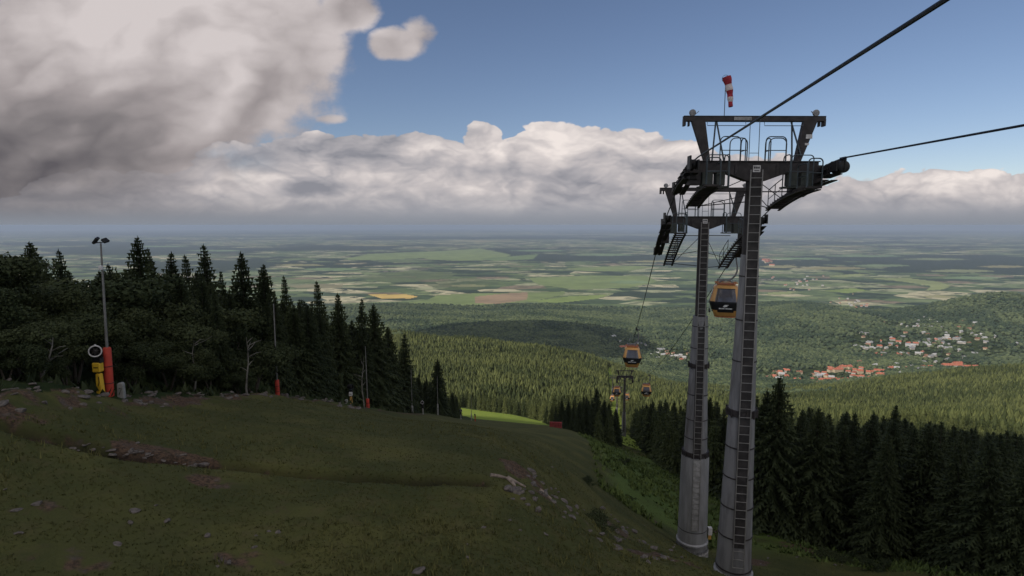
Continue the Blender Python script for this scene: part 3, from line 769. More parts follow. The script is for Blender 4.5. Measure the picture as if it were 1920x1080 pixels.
nB = try_wood(22, 'B', (885, 1062), (264, 410), BS, 4.0, (9, 15), (-14, 20))
place('spruce', 1463, 702, 58, 'tallest dark spruce right of the near pylon, tip reaching the town roofs', None, (10, 21))
place('spruce', 1440, 730, 60, 'dark spruce squeezed between the near pylon and the tallest right-hand spruce', None, (10, 19))
place('spruce', 1680, 755, 64, 'ragged double-tipped spruce rising from the middle of the right wood', None, (10, 19))
place('spruce', 1119, 726, 160, 'tall dark spruce in the clump left of the distant third pylon', None, (10, 20))
print('trees', nL, nM, nR, nB)
def bush_label(px, py):
    sz = 'tall' if py < 565 else ('low' if py > 650 else 'rounded')
    for lim_, w_ in ((-5, 'cut by the left edge of the photo'), (50, 'at the left edge of the photo'), (95, 'around the leaning pale stem'), (135, 'between the leaning pale stem and the snow gun'), (200, 'directly behind the snow gun'),
                     (245, 'just right of the floodlight mast'), (285, 'under the tallest spruce pair'), (315, 'right of the tallest spruce pair'), (360, 'around the crooked pale stem'), (430, 'right of the crooked pale stem'), (9999, 'beside the bare stem before the second mast')):
        if px < lim_: return f'{sz} dark green broadleaf bush {w_}'
# broadleaf bushes and small trees on the near left
for px, py, Y, h in [(10, 520, 40, 8), (60, 560, 34, 6), (100, 555, 33, 6.5), (-20, 600, 27, 5.5), (30, 640, 26, 4), (130, 600, 30, 5.2), (75, 655, 25, 3.2), (160, 520, 42, 8), (210, 590, 38, 5.5),
                     (240, 640, 34, 3.6), (280, 590, 40, 5.5), (310, 620, 38, 4.4), (350, 640, 38, 4), (330, 560, 46, 7), (-60, 560, 30, 6.5), (390, 660, 42, 3.5), (120, 670, 27, 2.4), (470, 650, 46, 4.2), (445, 690, 44, 2.6), (10, 690, 24, 2.4),
                     (180, 560, 44, 6.5), (250, 560, 46, 6.4), (420, 620, 50, 5), (290, 540, 50, 7), (85, 600, 31, 4.6)]:
    place('broad', px, py, Y, bush_label(px, py), 'bushes ' + bush_label(px, py).split('bush ')[1], (h * .75, h * 1.1), widen=1.15)
# bare pale stems at the wood's edge
def dead(px, pyb, Y, L, lean, lab):
    a, b = pdir(px, pyb); x = a * Y; g = random.Random(px); mb = MB(); z = z_at(x, Y)
    pts = [(lean * t + .12 * math.sin(t * 7 + px), .1 * math.cos(t * 5), L * t - .3) for t in (0, .2, .4, .6, .8, 1)]
    mb.tube(pts, [.085, .07, .06, .045, .03, .012], 7); o = empty('dead_tree', (x, Y, z)); tag(o, lab, 'dead tree')
    mb.build('trunk', M['pale_bark'], o); mb = MB()
    for k in range(9):
        t = g.uniform(.3, .95); p = Vector((lean * t, 0, L * t - .3)); q = g.uniform(0, 6.28); w_ = g.uniform(.4, 1.1)
        mb.tube([p, p + Vector((math.cos(q) * w_ * .6, math.sin(q) * w_ * .6, .25)), p + Vector((math.cos(q) * w_, math.sin(q) * w_, .2 + g.random() * .3))], [.03, .02, .008], 5)
    mb.build('branches', M['pale_bark'], o)
dead(462, 715, 40.5, 4.8, .25, 'bare pale dead stem standing left of the second padded mast')
dead(357, 640, 38, 4.2, .3, 'crooked pale stem in front of the spruces right of the snow gun')
dead(72, 665, 25.5, 2.6, .8, 'leaning pale stem among the bushes left of the snow gun')
dead(680, 735, 63, 6.5, .1, 'thin bare stem just left of the third padded mast')

# ---- masses of trees beyond counting: every tree still stands as its own small solid
def cone_tree(seed, tiers, sides):
    g = np.random.default_rng(seed); T = []
    for t in range(tiers):
        z0 = .08 + .80 * t / tiers; z1 = min(1.0, z0 + 1.55 / tiers + .06); r0 = .24 * (1 - .82 * t / tiers)
        ph = g.random() * 6
        for s_ in range(sides):
            a0, a1 = ph + 6.283 * s_ / sides, ph + 6.283 * (s_ + 1) / sides; k0 = r0 * (.75 + .5 * g.random()); am = (a0 + a1) / 2
            T += [[k0 * math.cos(a0), k0 * math.sin(a0), z0 + .02 * g.random()], [k0 * math.cos(a1) * .9, k0 * math.sin(a1) * .9, z0 + .03 * g.random()], [0, 0, z1]]
    return np.array(T)
def blob_tree(seed, n1=5):
    g = np.random.default_rng(seed); P_ = [np.array([0, 0, 1.0 - .1 * g.random()])]; rings = []
    for z, r0 in ((.72, .34), (.38, .40), (.08, .16)):
        rings.append([np.array([r0 * (.7 + .6 * g.random()) * math.cos(6.283 * k / n1 + z * 3), r0 * (.7 + .6 * g.random()) * math.sin(6.283 * k / n1 + z * 3), z + .08 * g.normal()]) for k in range(n1)])
    T = []
    for k in range(n1): T += [rings[0][k], rings[0][(k + 1) % n1], P_[0]]
    for a, b in ((1, 0), (2, 1)):
        for k in range(n1):
            k2 = (k + 1) % n1; T += [rings[a][k], rings[a][k2], rings[b][k], rings[a][k2], rings[b][k2], rings[b][k]]
    return np.array(T)
def mass(name, X, Y, hh, ww, protos, m, tint, seed):
    g = np.random.default_rng(seed); n = len(X); Z = Hf(X, Y); Vs, Ts = [], []
    which = g.integers(0, len(protos), n); rot = g.random(n) * 6.283
    for k, pr in enumerate(protos):
        s_ = which == k; c_, sn = np.cos(rot[s_])[:, None], np.sin(rot[s_])[:, None]; p = pr[None]
        x = (p[..., 0] * c_ - p[..., 1] * sn) * ww[s_][:, None] + X[s_][:, None]
        y = (p[..., 0] * sn + p[..., 1] * c_) * ww[s_][:, None] + Y[s_][:, None]
        z = p[..., 2] * hh[s_][:, None] + Z[s_][:, None] - .5
        Vs.append(np.stack([x, y, z], -1).reshape(-1, 3)); Ts.append(np.repeat(tint[s_], len(pr) // 3))
    return tag(link(name, tri_soup(name, np.vstack(Vs), [m], None, np.concatenate(Ts))), kind='stuff')
def scatter(n, r0, r1, seed, az0=-50, az1=50):
    g = np.random.default_rng(seed); r = np.sqrt(g.random(n) * (r1 ** 2 - r0 ** 2) + r0 ** 2); a = R(az0) + g.random(n) * R(az1 - az0)
    return r * np.sin(a), r * np.cos(a)
def visible(X, Y, top, margin=.012):
    """drop what the terrain hides well below its skyline"""
    r = np.hypot(X, Y); vis = np.ones(len(X), bool)
    zt = (Hf(X, Y) + top) / r
    for f in (.35, .5, .62, .74, .84, .92):
        rf = r * f; zb = Hf(X * f, Y * f) / rf; vis &= zt > zb - margin
    return vis
def wooded(X, Y, pad=1.0):
    xl, xr, xf, ln = XL(Y), XR(Y), XF(Y), LINE(Y)
    sl = (X > xl - pad - 3.4) & (((Y < 140) & (X < xf + pad)) | ((Y >= 140) & (Y < 420) & (X < xr + pad)))
    return ~(sl | ((np.abs(X - ln) < 3.8 + pad * .5) & (Y < 1150)))
hole = np.array(taken)
# town sites: open ground among the trees
TOWN = [(1560, 705, 190), (1200, 648, 170), (1290, 665, 150), (1440, 700, 110), (1700, 655, 150), (1640, 640, 150), (1800, 688, 130), (1620, 590, 120), (1740, 665, 120), (1680, 610, 120), (1790, 640, 200), (1700, 652, 200), (1830, 655, 150), (1600, 575, 260), (1500, 535, 400)]
TW = [(at(a, b), c_) for a, b, c_ in TOWN]
def town(X, Y):
    m_ = np.zeros(len(X))
    for p, c_ in TW: m_ = np.maximum(m_, np.exp(-((X - p[0]) ** 2 + (Y - p[1]) ** 2) / c_ ** 2))
    return m_
X, Y = scatter(46000, 40, 950, 101)
k = wooded(X, Y) & (np.hypot(X, Y) > 60)
X, Y = X[k], Y[k]; rho = np.hypot(X, Y)
# the near woods get fuller trees so that the floor never shows bare
nearm = rho < 260
d2 = np.full(len(X), 1e9)
for q in hole:
    d2[nearm] = np.minimum(d2[nearm], (X[nearm] - q[0]) ** 2 + (Y[nearm] - q[1]) ** 2)
k = d2 > 2.2 ** 2; X, Y, rho = X[k], Y[k], rho[k]
k = visible(X, Y, 14.); X, Y, rho = X[k], Y[k], rho[k]
g = np.random.default_rng(5)
hh = 10.5 + 3.5 * fbm(X / 60, Y / 60, 41, 2) + g.normal(size=len(X)) * 1.3
# keep the shaded near mass under the skyline of the single trees
pxs = 960 + X / Y * FPX * .975
lim = np.where(pxs < 910, np.interp(pxs, [t[0] for t in LS], [t[1] for t in LS]), np.where(pxs > 1180, np.interp(pxs, [t[0] for t in RS], [t[1] for t in RS]), 760)) + 10
ab = np.array([pdir(0, q)[1] for q in lim]); hl = ab * Y - Hf(X, Y)
hh = np.where((rho < 235), np.clip(np.minimum(hh + 3, hl), 3, 17), np.clip(hh, 6, 15))
k = hh > 3.5; X, Y, hh, rho = X[k], Y[k], hh[k], rho[k]
tn = np.clip(.45 + .55 * fbm(X / 45, Y / 45, 42, 4) + .22 * g.normal(size=len(X)), 0, 1)
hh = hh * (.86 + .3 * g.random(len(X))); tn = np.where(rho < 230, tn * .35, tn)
s_ = (rho < 430) & (rho >= 0)
MID = []
for q in range(4):
    T_ = spruce_crown(80 + q, 1.0 * 12, 2.5, .04, 17, .05, 0, .75, 1.9); T_[:, :2] /= 12 * .9; T_[:, 2] /= 12.4; MID.append(T_)
print('mid', s_.sum(), len(MID[0]) // 3)
mass('spruce_wood', X[s_], Y[s_], hh[s_], hh[s_] * .85, MID, M['far_spruce'], tn[s_], 1)
mass('spruce_forest', X[~s_], Y[~s_], hh[~s_], hh[~s_] * 1.15, [cone_tree(q, 5, 6) for q in range(4, 8)], M['far_spruce'], tn[~s_], 2)
X, Y = scatter(115000, 950, 2700, 102)
tw = town(X, Y); k = wooded(X, Y, 2) & (g.random(len(X)) > np.minimum(tw * 1.25, .95)); X, Y = X[k], Y[k]
k = visible(X, Y, 14.); X, Y = X[k], Y[k]; rho = np.hypot(X, Y)
con = (fbm(X / 260, Y / 260, 43, 3) + .45 - 1.4 * smooth(1300, 2300, rho)) > 0
hh = 12 + 4 * fbm(X / 80, Y / 80, 44, 3) + g.normal(size=len(X)) * 2.2
tn = np.clip(.42 + .65 * fbm(X / 110, Y / 110, 45, 4) + .24 * g.normal(size=len(X)), 0, 1)
k = fbm(X / 120, Y / 120, 47, 4) > -.62; X, Y, hh, tn, con = X[k], Y[k], hh[k], tn[k], con[k]
mass('hillside_forest', X[con], Y[con], hh[con], hh[con] * 1.3, [cone_tree(q, 3, 5) for q in range(8, 12)], M['far_spruce'], tn[con], 3)
mass('valley_trees', X[~con], Y[~con], hh[~con] * .9, hh[~con] * 1.1, [blob_tree(q) for q in range(4)], M['far_broad'], tn[~con], 4)
X, Y = scatter(80000, 2700, 4700, 103)
tw = town(X, Y); k = (g.random(len(X)) > np.minimum(tw * 1.2, .93)) & (g.random(len(X)) > smooth(4000, 4700, np.hypot(X, Y)) * .8); X, Y = X[k], Y[k]
k = visible(X, Y, 14.); X, Y = X[k], Y[k]
tn = np.clip(.38 + .65 * fbm(X / 200, Y / 200, 46, 4) + .18 * g.normal(size=len(X)), 0, 1)
hh = 13 + 3 * g.normal(size=len(X)); mass('distant_woods', X, Y, hh, hh * 1.5, [blob_tree(q, 4) for q in range(5, 8)], M['far_broad'], tn, 5)

# ---- grass tufts and herbs on the near slope
def tufts(name, n, r0, r1, seed, m, hgt, wid, cond, tintf, blades=4):
    g = np.random.default_rng(seed); r = r0 * (r1 / r0) ** g.random(n); a = R(-48) + g.random(n) * R(96)
    X, Y = r * np.sin(a), r * np.cos(a); k = cond(X, Y); X, Y = X[k], Y[k]; n = len(X); Z = Hf(X, Y); t0 = tintf(X, Y, g)
    X, Y, Z, t0 = (np.repeat(q, blades) for q in (X, Y, Z, t0)); N_ = len(X); b = g.random(N_) * 6.283; h = hgt * (.5 + g.random(N_)); w_ = wid * (.5 + g.random(N_))
    ox, oy = g.normal(size=N_) * hgt * .5, g.normal(size=N_) * hgt * .5; lean = h * (.3 + .6 * g.random(N_))
    p0 = np.stack([X + ox - np.sin(b) * w_, Y + oy + np.cos(b) * w_, Z - .03], -1); p1 = np.stack([X + ox + np.sin(b) * w_, Y + oy - np.cos(b) * w_, Z - .03], -1)
    p2 = np.stack([X + ox + np.cos(b) * lean, Y + oy + np.sin(b) * lean, Z + h], -1)
    return tag(link(name, tri_soup(name, np.stack([p0, p1, p2], 1), [m], None, np.clip(t0 + .2 * g.normal(size=N_), 0, 1))), kind='stuff')
ingr = lambda X, Y: (X > XL(Y) - 1) & (X < XF(Y) + 3) & (Y > 9)
tufts('grass', 60000, 11, 60, 201, M['grass'], .042, .020, lambda X, Y: ingr(X, Y) & (soil_at(X, Y) < .35), lambda X, Y, g: .35 + .5 * fbm(X / 3, Y / 3, 51, 3))
tufts('tall_grass', 5000, 12, 60, 202, M['grass'], .16, .022, lambda X, Y: ingr(X, Y) & (fbm(X / 4, Y / 4, 52, 3) > .12) & (soil_at(X, Y) < .2), lambda X, Y, g: .7 + .3 * fbm(X / 3, Y / 3, 53, 3), 5)
foot_free = lambda X, Y: ((X - LINE(28)) ** 2 + (Y - 28) ** 2 > 5) & ((X - LINE(43)) ** 2 + (Y - 43) ** 2 > 6)
corrg = lambda X, Y: ((X > 3 + .10 * Y) & (X < XF(Y) + 2.5) & (Y > 46) & (Y < 205) & ((Y < 150) | (np.abs(X - LINE(Y)) < 7)) & (fbm(X / 5, Y / 5, 54, 3) > -.25)) | \
    ((X > XF(Y) - 3.5) & (X < XF(Y) + 2) & (Y > 28) & (Y < 90) & (soil_at(X, Y) < .3))
tufts('herbs', 30000, 27, 200, 203, M['herb'], .34, .13, corrg, lambda X, Y, g: .35 + .6 * fbm(X / 6, Y / 6, 55, 3), 5)
edgeg = lambda X, Y: (X < XL(Y) + .5) & (X > XL(Y) - 7) & (Y > 14) & (Y < 120) & (fbm(X / 2.5, Y / 2.5, 56, 3) > -.1)
tufts('brambles', 12000, 18, 120, 204, M['broad'], .45, .15, edgeg, lambda X, Y, g: .4 + 0 * X, 5)
for px, py in [(1120, 985), (1180, 935), (1440, 960), (1480, 975), (1530, 985), (1570, 1005), (1600, 1030), (1560, 1050), (1100, 905), (1170, 870), (1620, 1062), (1500, 960), (1650, 1070)]:
    p = at(px, py); tree('shrub', p[0], p[1], random.uniform(.6, 1.1) if px > 1420 else random.uniform(.35, .7), 'low leafy shrub under the dark spruces right of the near pylon' if px > 1420 else 'low leafy shrub on the green bank left of the twin pylons',
                         'shrubs right of the near pylon' if px > 1420 else 'shrubs on the green bank', widen=1.3)

# ---- stones
def rock_mesh(seed, flat=.55):
    bm = bmesh.new(); bmesh.ops.create_icosphere(bm, subdivisions=3, radius=.5); g = np.random.default_rng(seed)
    pl_ = [(Vector(g.normal(size=3)).normalized(), .20 + .20 * g.random()) for _ in range(9)]
    for v in bm.verts:
        for n_, d in pl_:
            q = v.co.dot(n_)
            if q > d: v.co -= n_ * (q - d) * .92
        v.co += v.co.normalized() * .03 * float(fbm(np.array([v.co.x * 6 + seed]), np.array([v.co.y * 6 + v.co.z * 5]), 3, 3)[0])
        v.co.z *= flat
    me = bpy.data.meshes.new('rock'); bm.to_mesh(me); bm.free(); me.materials.append(M['rock']); return me
ROCK = [rock_mesh(k, f) for k, f in enumerate((.5, .6, .45, .8, .55, .7))]
def rock(x, y, s_, label, group=None, sx=1.0, sz=1.0, rz=None, name='rock'):
    o = link(name, random.choice(ROCK), None, (x, y, z_at(x, y) + s_ * .02), random.uniform(0, 6.28) if rz is None else rz, (s_ * sx, s_, s_ * sz))
    o.rotation_euler[0] = random.uniform(-.35, .35); o.rotation_euler[1] = random.uniform(-.3, .3)
    return tag(o, label, 'rock', group)
for px, py, s_, lab in [(240, 722, .85, 'big pale slab of rock right of the red padded mast'), (160, 744, .62, 'brownish boulder just left of the yellow snow gun stand'),
                        (70, 946, .38, 'pale stone in the grass near the left edge, higher of two'), (32, 957, .34, 'pale flat stone at the left edge of the grass'), (255, 958, .5, 'long pale flat stone alone in the dark grass'),
                        (291, 948, .26, 'small pale stone right of the long flat stone'), (315, 976, .34, 'pointed pale stone below the long flat stone'), (243, 980, .26, 'small stone under the long flat stone'),
                        (222, 1021, .36, 'slanting pale stone low in the grass'), (32, 1000, .3, 'round grey stone low at the left edge'), (10, 917, .2, 'tiny pale stone at the left edge above the others'),
                        (780, 1072, .55, 'pale stone cut by the lower edge of the photo'), (658, 766, .7, 'pale stone beside the second snow gun'), (637, 762, .8, 'white stone left of the second snow gun')]:
    p = at(px, py); rock(p[0], p[1], s_ * (.66 if py > 800 else .9), lab, sx=1.5, sz=.8)
def rubble(n, fn_, smin, smax, lab, grp):
    for _ in range(n):
        p = fn_()
        if p is None: continue
        rock(p[0], p[1], random.uniform(smin, smax) * (1 if random.random() < .8 else 1.5), lab, grp, random.uniform(1, 1.8))
def along(x0, x1, spread=.9, shift=0.3):
    def f():
        Y = random.uniform(x0, x1); return (float(XL(np.array(Y))) + shift + random.gauss(0, spread), Y)
    return f
rubble(66, along(17, 31, .9, .9), .14, .40, 'broken reddish grey rock on the bank around the first snow gun', 'rocks around the first snow gun')
rubble(76, along(31, 64, .7, .7), .16, .46, 'broken rock on the bank between the first and second snow guns', 'rocks between the snow guns')
def pxs_(lst, sx_, sy_):
    def f():
        a, b = random.choice(lst); return at(a + random.gauss(0, sx_), b + random.gauss(0, sy_))
    return f
rubble(42, pxs_([(1030, 935), (985, 920), (1060, 960), (1010, 900), (1090, 985)], 22, 14), .10, .38, 'stone on the eroded shoulder left of the twin pylons', 'stones on the eroded shoulder')
rubble(40, pxs_([(1150, 1000), (1180, 1015), (1230, 1040), (1140, 975), (1260, 1035)], 24, 14), .12, .42, 'stone on the bare bank at the foot of the farther pylon', 'stones at the foot of the farther pylon')
rubble(30, pxs_([(265, 852), (300, 858), (180, 838), (380, 868), (225, 845)], 24, 5), .09, .24, 'small stone in the bare patch along the ditch across the piste', 'stones along the ditch')
rubble(16, pxs_([(1460, 1000), (1500, 1040), (1440, 1040), (1560, 1060)], 26, 14), .14, .36, 'stone in the red soil right of the near pylon', 'stones right of the near pylon')
rubble(14, pxs_([(920, 960), (960, 990), (560, 1000), (880, 1020), (1000, 1040), (420, 1040), (960, 940)], 50, 24), .08, .22, 'small stone lying in the foreground grass', 'stones in the foreground grass')
# weathered roots lying on the shoulder
def log(pts_px, r0, lab):
    pts = [at(*q) for q in pts_px]; c0 = Vector(pts[0]); mb = MB()
    mb.tube([Vector(p) - c0 + Vector((0, 0, r0 * .8)) for p in pts], [r0 * (.55 + .7 * math.sin(1 + k * 1.3) ** 2) for k in range(len(pts))], 8)
    o = mb.build('log', M['dead_wood'], loc=c0); tag(o, lab, 'log')
log([(920, 893), (935, 895), (950, 899), (960, 906), (966, 914)], .075, 'bleached crooked root lying on the shoulder, longest of the three')
log([(952, 897), (966, 905), (985, 915)], .065, 'bleached root forking right of the longest root')
log([(1012, 920), (1022, 928), (1034, 938)], .07, 'shorter bleached root on the red soil below the fork')
# ================================================================ the gondola lift
M['galv'] = mat('galvanised_steel', (.19, .188, .195), .55, .2, var=.2, vscale=2.6, dirt=(.095, .085, .078, .75), stretch=(1, 1, .16))
M['pale_galv'] = mat('pale_galvanised_steel', (.25, .25, .262), .6, .2, var=.16, vscale=2.6, dirt=(.15, .14, .135, .6), stretch=(1, 1, .16))
M['dark_steel'] = mat('dark_steel', (.034, .029, .030), .6, .1, var=.3, vscale=3, dirt=(.055, .045, .040, .5))
M['channel'] = mat('dark_channel', (.040, .036, .036), .7, .1, var=.3, vscale=2)
M['ladder'] = mat('ladder_steel', (.24, .23, .225), .5, .5, var=.15)
M['rail'] = mat('rail_steel', (.060, .075, .085), .5, .4, var=.15)
M['cab_green'] = mat('green_grey_cabinet', (.050, .056, .050), .7, var=.2)
M['rubber'] = mat('black_rubber', (.018, .017, .018), .7, var=.2)
M['rope'] = mat('steel_rope', (.030, .034, .045), .5, .4, var=.25, vscale=9)
M['plate_grey'] = mat('pale_grey_casing', (.30, .295, .30), .6, .1, var=.2, vscale=3)
M['plate'] = mat('white_plate', (.52, .50, .50), .5, var=.12, vscale=5)
M['black'] = mat('black_paint', (.012, .012, .013), .5, var=.2)
M['orange'] = mat('orange_shell', (.56, .29, .085), .38, var=.10, vscale=2, spec=.45, dirt=(.42, .21, .06, .4))
M['red_shell'] = mat('orange_red_underside', (.42, .15, .06), .45, var=.1)
M['cabin_black'] = mat('cabin_black_panel', (.016, .016, .018), .35, var=.15, spec=.4)
M['glass'] = mat('tinted_glass', (.085, .078, .082), .12, var=.1, spec=.7)
M['white'] = mat('white_lettering', (.62, .62, .62), .6, var=.05)
M['concrete'] = mat('concrete', (.26, .25, .24), .9, var=.2, bump=.3)
TH = math.atan(.172); CT_, ST_ = math.cos(TH), math.sin(TH)
def lift_pt(Y, s=0.0, z=0.0):            # a point on the lift axis at depth Y, s metres to its right
    return (LINE(Y) + s * CT_, Y - s * ST_, z)
PA = R(1.0)
GA = 3.15                                # half the gauge between the two ropes
# rope heights along the line (depth, height)
def rope_z(Y, side):
    if side < 0: a = [(-16, 2.35), (7.2, 2.74), (25.8, 3.12)]
    else: a = [(-16, 1.9), (14.4, 2.48), (25.8, 2.98)]
    if Y < 25.8: return float(np.interp(Y, [q[0] for q in a], [q[1] for q in a]))
    z0 = a[-1][1]
    if Y < 33.2: return z0 - (Y - 25.8) * .01 - .0155 * (Y - 25.8) ** 2 
    z1 = z0 - .074 - .0155 * 7.4 ** 2
    if Y < 38.7: return z1 - (Y - 33.2) * .258
    z2 = z1 - 5.5 * .258
    if Y < 46.4: return z2 - .27 * (Y - 38.7) - .0115 * (Y - 38.7) ** 2
    z3 = z2 - .27 * 7.7 - .0115 * 7.7 ** 2
    if Y < 207:
        t = (Y - 46.4) / 160.6; return z3 + (-58.4 - z3) * t - 4 * 3.6 * t * (1 - t)
    if Y < 213: return -58.4 - (Y - 207) * .30
    z4 = -60.2; ze = ZT4
    if Y < 345: t = (Y - 213) / 132.; return z4 + (ze - z4) * t - 4 * 2.2 * t * (1 - t)
    zf = ZT5; t = (Y - 345) / 255.; return ze + (zf - ze) * t - 4 * 5 * t * (1 - t)
ZT4 = z_at(LINE(345), 345) + 19.5; ZT5 = z_at(LINE(600), 600) + 20
for sd, lab in ((-1, 'dark steel rope of the lift passing overhead, the one leaving through the top edge'), (1, 'dark steel rope of the lift leaving through the right edge')):
    ys = sorted(set(list(np.linspace(-16, 46, 120)) + list(np.linspace(46.5, 207, 60)) + list(np.linspace(208, 600, 60))))
    pts = [lift_pt(y, sd * GA, rope_z(y, sd)) for y in ys]; c0 = Vector(pts[0]); mb = MB()
    mb.tube([Vector(p) - c0 for p in pts], .036, 7)
    tag(mb.build('haul_rope', M['rope'], loc=c0), lab, 'rope')

def hoop(mb, a, b, z0, z1, r=.028, rc=.18, mid=True):
    """an upside-down U of bent tube between two feet a and b"""
    a, b = Vector(a), Vector(b); d = (b - a).normalized(); L = (b - a).length; rc = min(rc, L * .45)
    pts = [Vector((a.x, a.y, z0)), Vector((a.x, a.y, z1 - rc))]
    for k in range(1, 6):
        t = math.pi / 2 * k / 5; pts.append(Vector((a.x, a.y, z1 - rc)) + d * rc * (1 - math.cos(t)) + Vector((0, 0, rc * math.sin(t))))
    for k in range(0, 6):
        t = math.pi / 2 * k / 5; pts.append(Vector((b.x, b.y, z1 - rc)) - d * rc * (1 - math.sin(t)) + Vector((0, 0, rc * math.cos(t))))
    pts.append(Vector((b.x, b.y, z0))); mb.tube(pts, r, 6)
    if mid: zc = z0 + (z1 - z0) * .48; mb.tube([(a.x, a.y, zc), (b.x, b.y, zc)], r * .8, 6)

def pylon(name, Y, zg, zb, r_top, r_base, z_step, label, seams, collars, foot, lod=0, fk=1.42):
    """tubular pylon: axis at the lift line, cross-girder top at height zb (world), ground zg"""
    x0, y0, _ = lift_pt(Y); e = empty(name, (x0, y0, zg), -PA); tag(e, label, 'lift pylon', 'pylons of the gondola lift')
    H = zb - zg; hs = z_step - zg; N_ = 24 if lod == 0 else 12
    # --- tube: slim dark neck, wider grey shaft flaring to the foot
    mb = MB(); mb.lathe([(r_base * 1.02, -1.2), (r_base, .9), (r_base * .985, 1.0), (r_top * fk, hs - .02)], N_); mb.build('shaft', M['galv'], e)
    mb = MB(); mb.lathe([(r_top * 1.05, hs - .1), (r_top, H - .5)], N_); mb.build('neck', M['dark_steel'], e)
    rad = lambda z: (r_base + (r_top * fk - r_base) * (z - 1) / (hs - 1)) if z < hs else r_top
    for z in seams:
        q = rad(z); mb = MB(); mb.lathe([(q * 1.0, z - .035), (q * 1.035, z - .03), (q * 1.035, z + .03), (q * 1.0, z + .035)], N_, cap=False); mb.build('seam', M['dark_steel'], e)
    for z in collars:
        q = rad(z); mb = MB(); mb.lathe([(q * .99, z - .17), (q * 1.11, z - .16), (q * 1.11, z + .16), (q * .97, z + .17)], N_, cap=False)
        for k in range(0, N_, 2): a = 6.283 * k / N_; mb.box((q * 1.14 * math.cos(a), q * 1.14 * math.sin(a), z), (.07, .07, .42))
        mb.build('flange', M['dark_steel'], e)
    if foot:
        mb = MB(); mb.lathe([(r_base * 1.0, foot + .1), (r_base * 1.10, foot), (r_base * 1.10, foot - .12), (r_base * 1.0, foot - .14)], N_, cap=False); mb.build('rim', M['pale_galv'], e)
        mb = MB(); mb.lathe([(r_base * 1.13, -1.6), (r_base * 1.13, .28), (r_base * .9, .34)], N_)
        mb.build('footing', M['concrete'], e)
        mb = MB()
        for k in range(26): a = 6.283 * k / 26; mb.box((r_base * 1.06 * math.cos(a), r_base * 1.06 * math.sin(a), .42), (.06, .06, .32))
        mb.build('anchor_bolts', M['galv'], e)
    # --- ladder channel on the uphill face, ladder and rungs
    zlo = (2.6 if Y < 35 else 8.2) if foot else 2.0
    mb = MB(); q = [(rad(z) , z) for z in np.linspace(zlo, H - 1.2, 10)]
    for (ra, za), (rb, zb_) in zip(q[:-1], q[1:]): mb.bar((0, -ra * .985, za), (0, -rb * .985, zb_), (.66 if za < hs - 4 else .56) if fk > 1.3 else .56, .07, up=(0, 1, 0))
    ch_ = mb.build('cable_channel', M['channel'], e); ch_.rotation_euler[2] = R(-9)
    mb = MB(); zz = np.linspace(max(1.6, zlo - 1.6) if Y != 43 else 2.4, H - .4, 18)
    off = lambda z: -rad(z) - .13
    for s_ in (-.27, .27): mb.tube([(s_, off(z), z) for z in zz], .028, 5)
    z = zz[0]
    while z < H - .5:
        mb.tube([(-.27, off(z), z), (.27, off(z), z)], .022, 5); z += .44 if lod == 0 else .66
    ld_ = mb.build('ladder', M['ladder'], e); ld_.rotation_euler[2] = R(-9)
    # --- cross girder with haunches
    zt = H; mb = MB()
    mb.prism([(-3.0, zt), (3.0, zt), (3.0, zt - .52), (1.35, zt - .58), (.44, zt - .92), (-.44, zt - .92), (-1.35, zt - .58), (-3.0, zt - .52)], -.24, .24)
    mb.box((0, 0, zt + .02), (6.1, .62, .05)); mb.box((-1.0, -.26, zt - .38), (.12, .05, .5)); mb.box((1.0, -.26, zt - .38), (.12, .05, .5))
    mb.build('cross_girder', M['dark_steel'], e, bevel=.015 if lod == 0 else 0)
    # --- rope sheave trains and stepped catwalks
    y_in, y_out = (26.2, 32.5) if Y < 35 else ((38.7, 46.4) if Y < 60 else (Y - 3.0, Y + 3.2))
    n_w = 12 if lod == 0 else 6
    def loc_(yw, sd, dz=0.0, ds=0.0):     # rope point in the pylon's own frame
        p = Vector(lift_pt(yw, sd * GA, rope_z(yw, sd))) - Vector((x0, y0, zg)); c_, s_ = math.cos(PA), math.sin(PA)
        return Vector((p.x * c_ - p.y * s_ + ds * 1.0, p.x * s_ + p.y * c_, p.z + dz))
    for sd in (-1, 1):
        t = empty('sheave_train', (0, 0, 0)); t.parent = e
        ws = np.linspace(y_in + .25, y_out - .25, n_w); wr = .24
        mb = MB()
        for yw in ws:
            p = loc_(yw, sd, -wr - .03); mb.lathe([(wr * .8, -.075), (wr, -.07), (wr * .93, -.02), (wr * .93, .02), (wr, .07), (wr * .8, .075)], 16 if lod == 0 else 8, c=p, axis='x')
        mb.build('sheaves', M['rubber'], t)
        mb = MB()
        for k in range(0, n_w - 1, 2):    # rockers carrying pairs, then fours
            a, b = loc_(ws[k], sd, -wr - .05), loc_(ws[k + 1], sd, -wr - .05)
            for dx in (-.13, .13): mb.bar(a + Vector((dx, -.1, 0)), b + Vector((dx, .1, 0)), .035, .20, up=(1, 0, 0))
            mb.lathe([(.06, -.2), (.06, .2)], 8, c=(a + b) / 2 + Vector((0, 0, -.08)), axis='x')
        for k in range(0, n_w - 3, 4):
            a, b = loc_(ws[k] + .1, sd, -wr - .38), loc_(ws[k + 3] - .1, sd, -wr - .38)
            for dx in (-.17, .17): mb.bar(a + Vector((dx, 0, 0)), b + Vector((dx, 0, 0)), .04, .30, up=(1, 0, 0))
        mb.build('rockers', M['dark_steel'], t)
        mb = MB(); a, b = loc_(y_in + .9, sd, -wr - .60), loc_(y_out - .9, sd, -wr - .60); m_ = loc_((y_in + y_out) / 2, sd, -wr - .56)
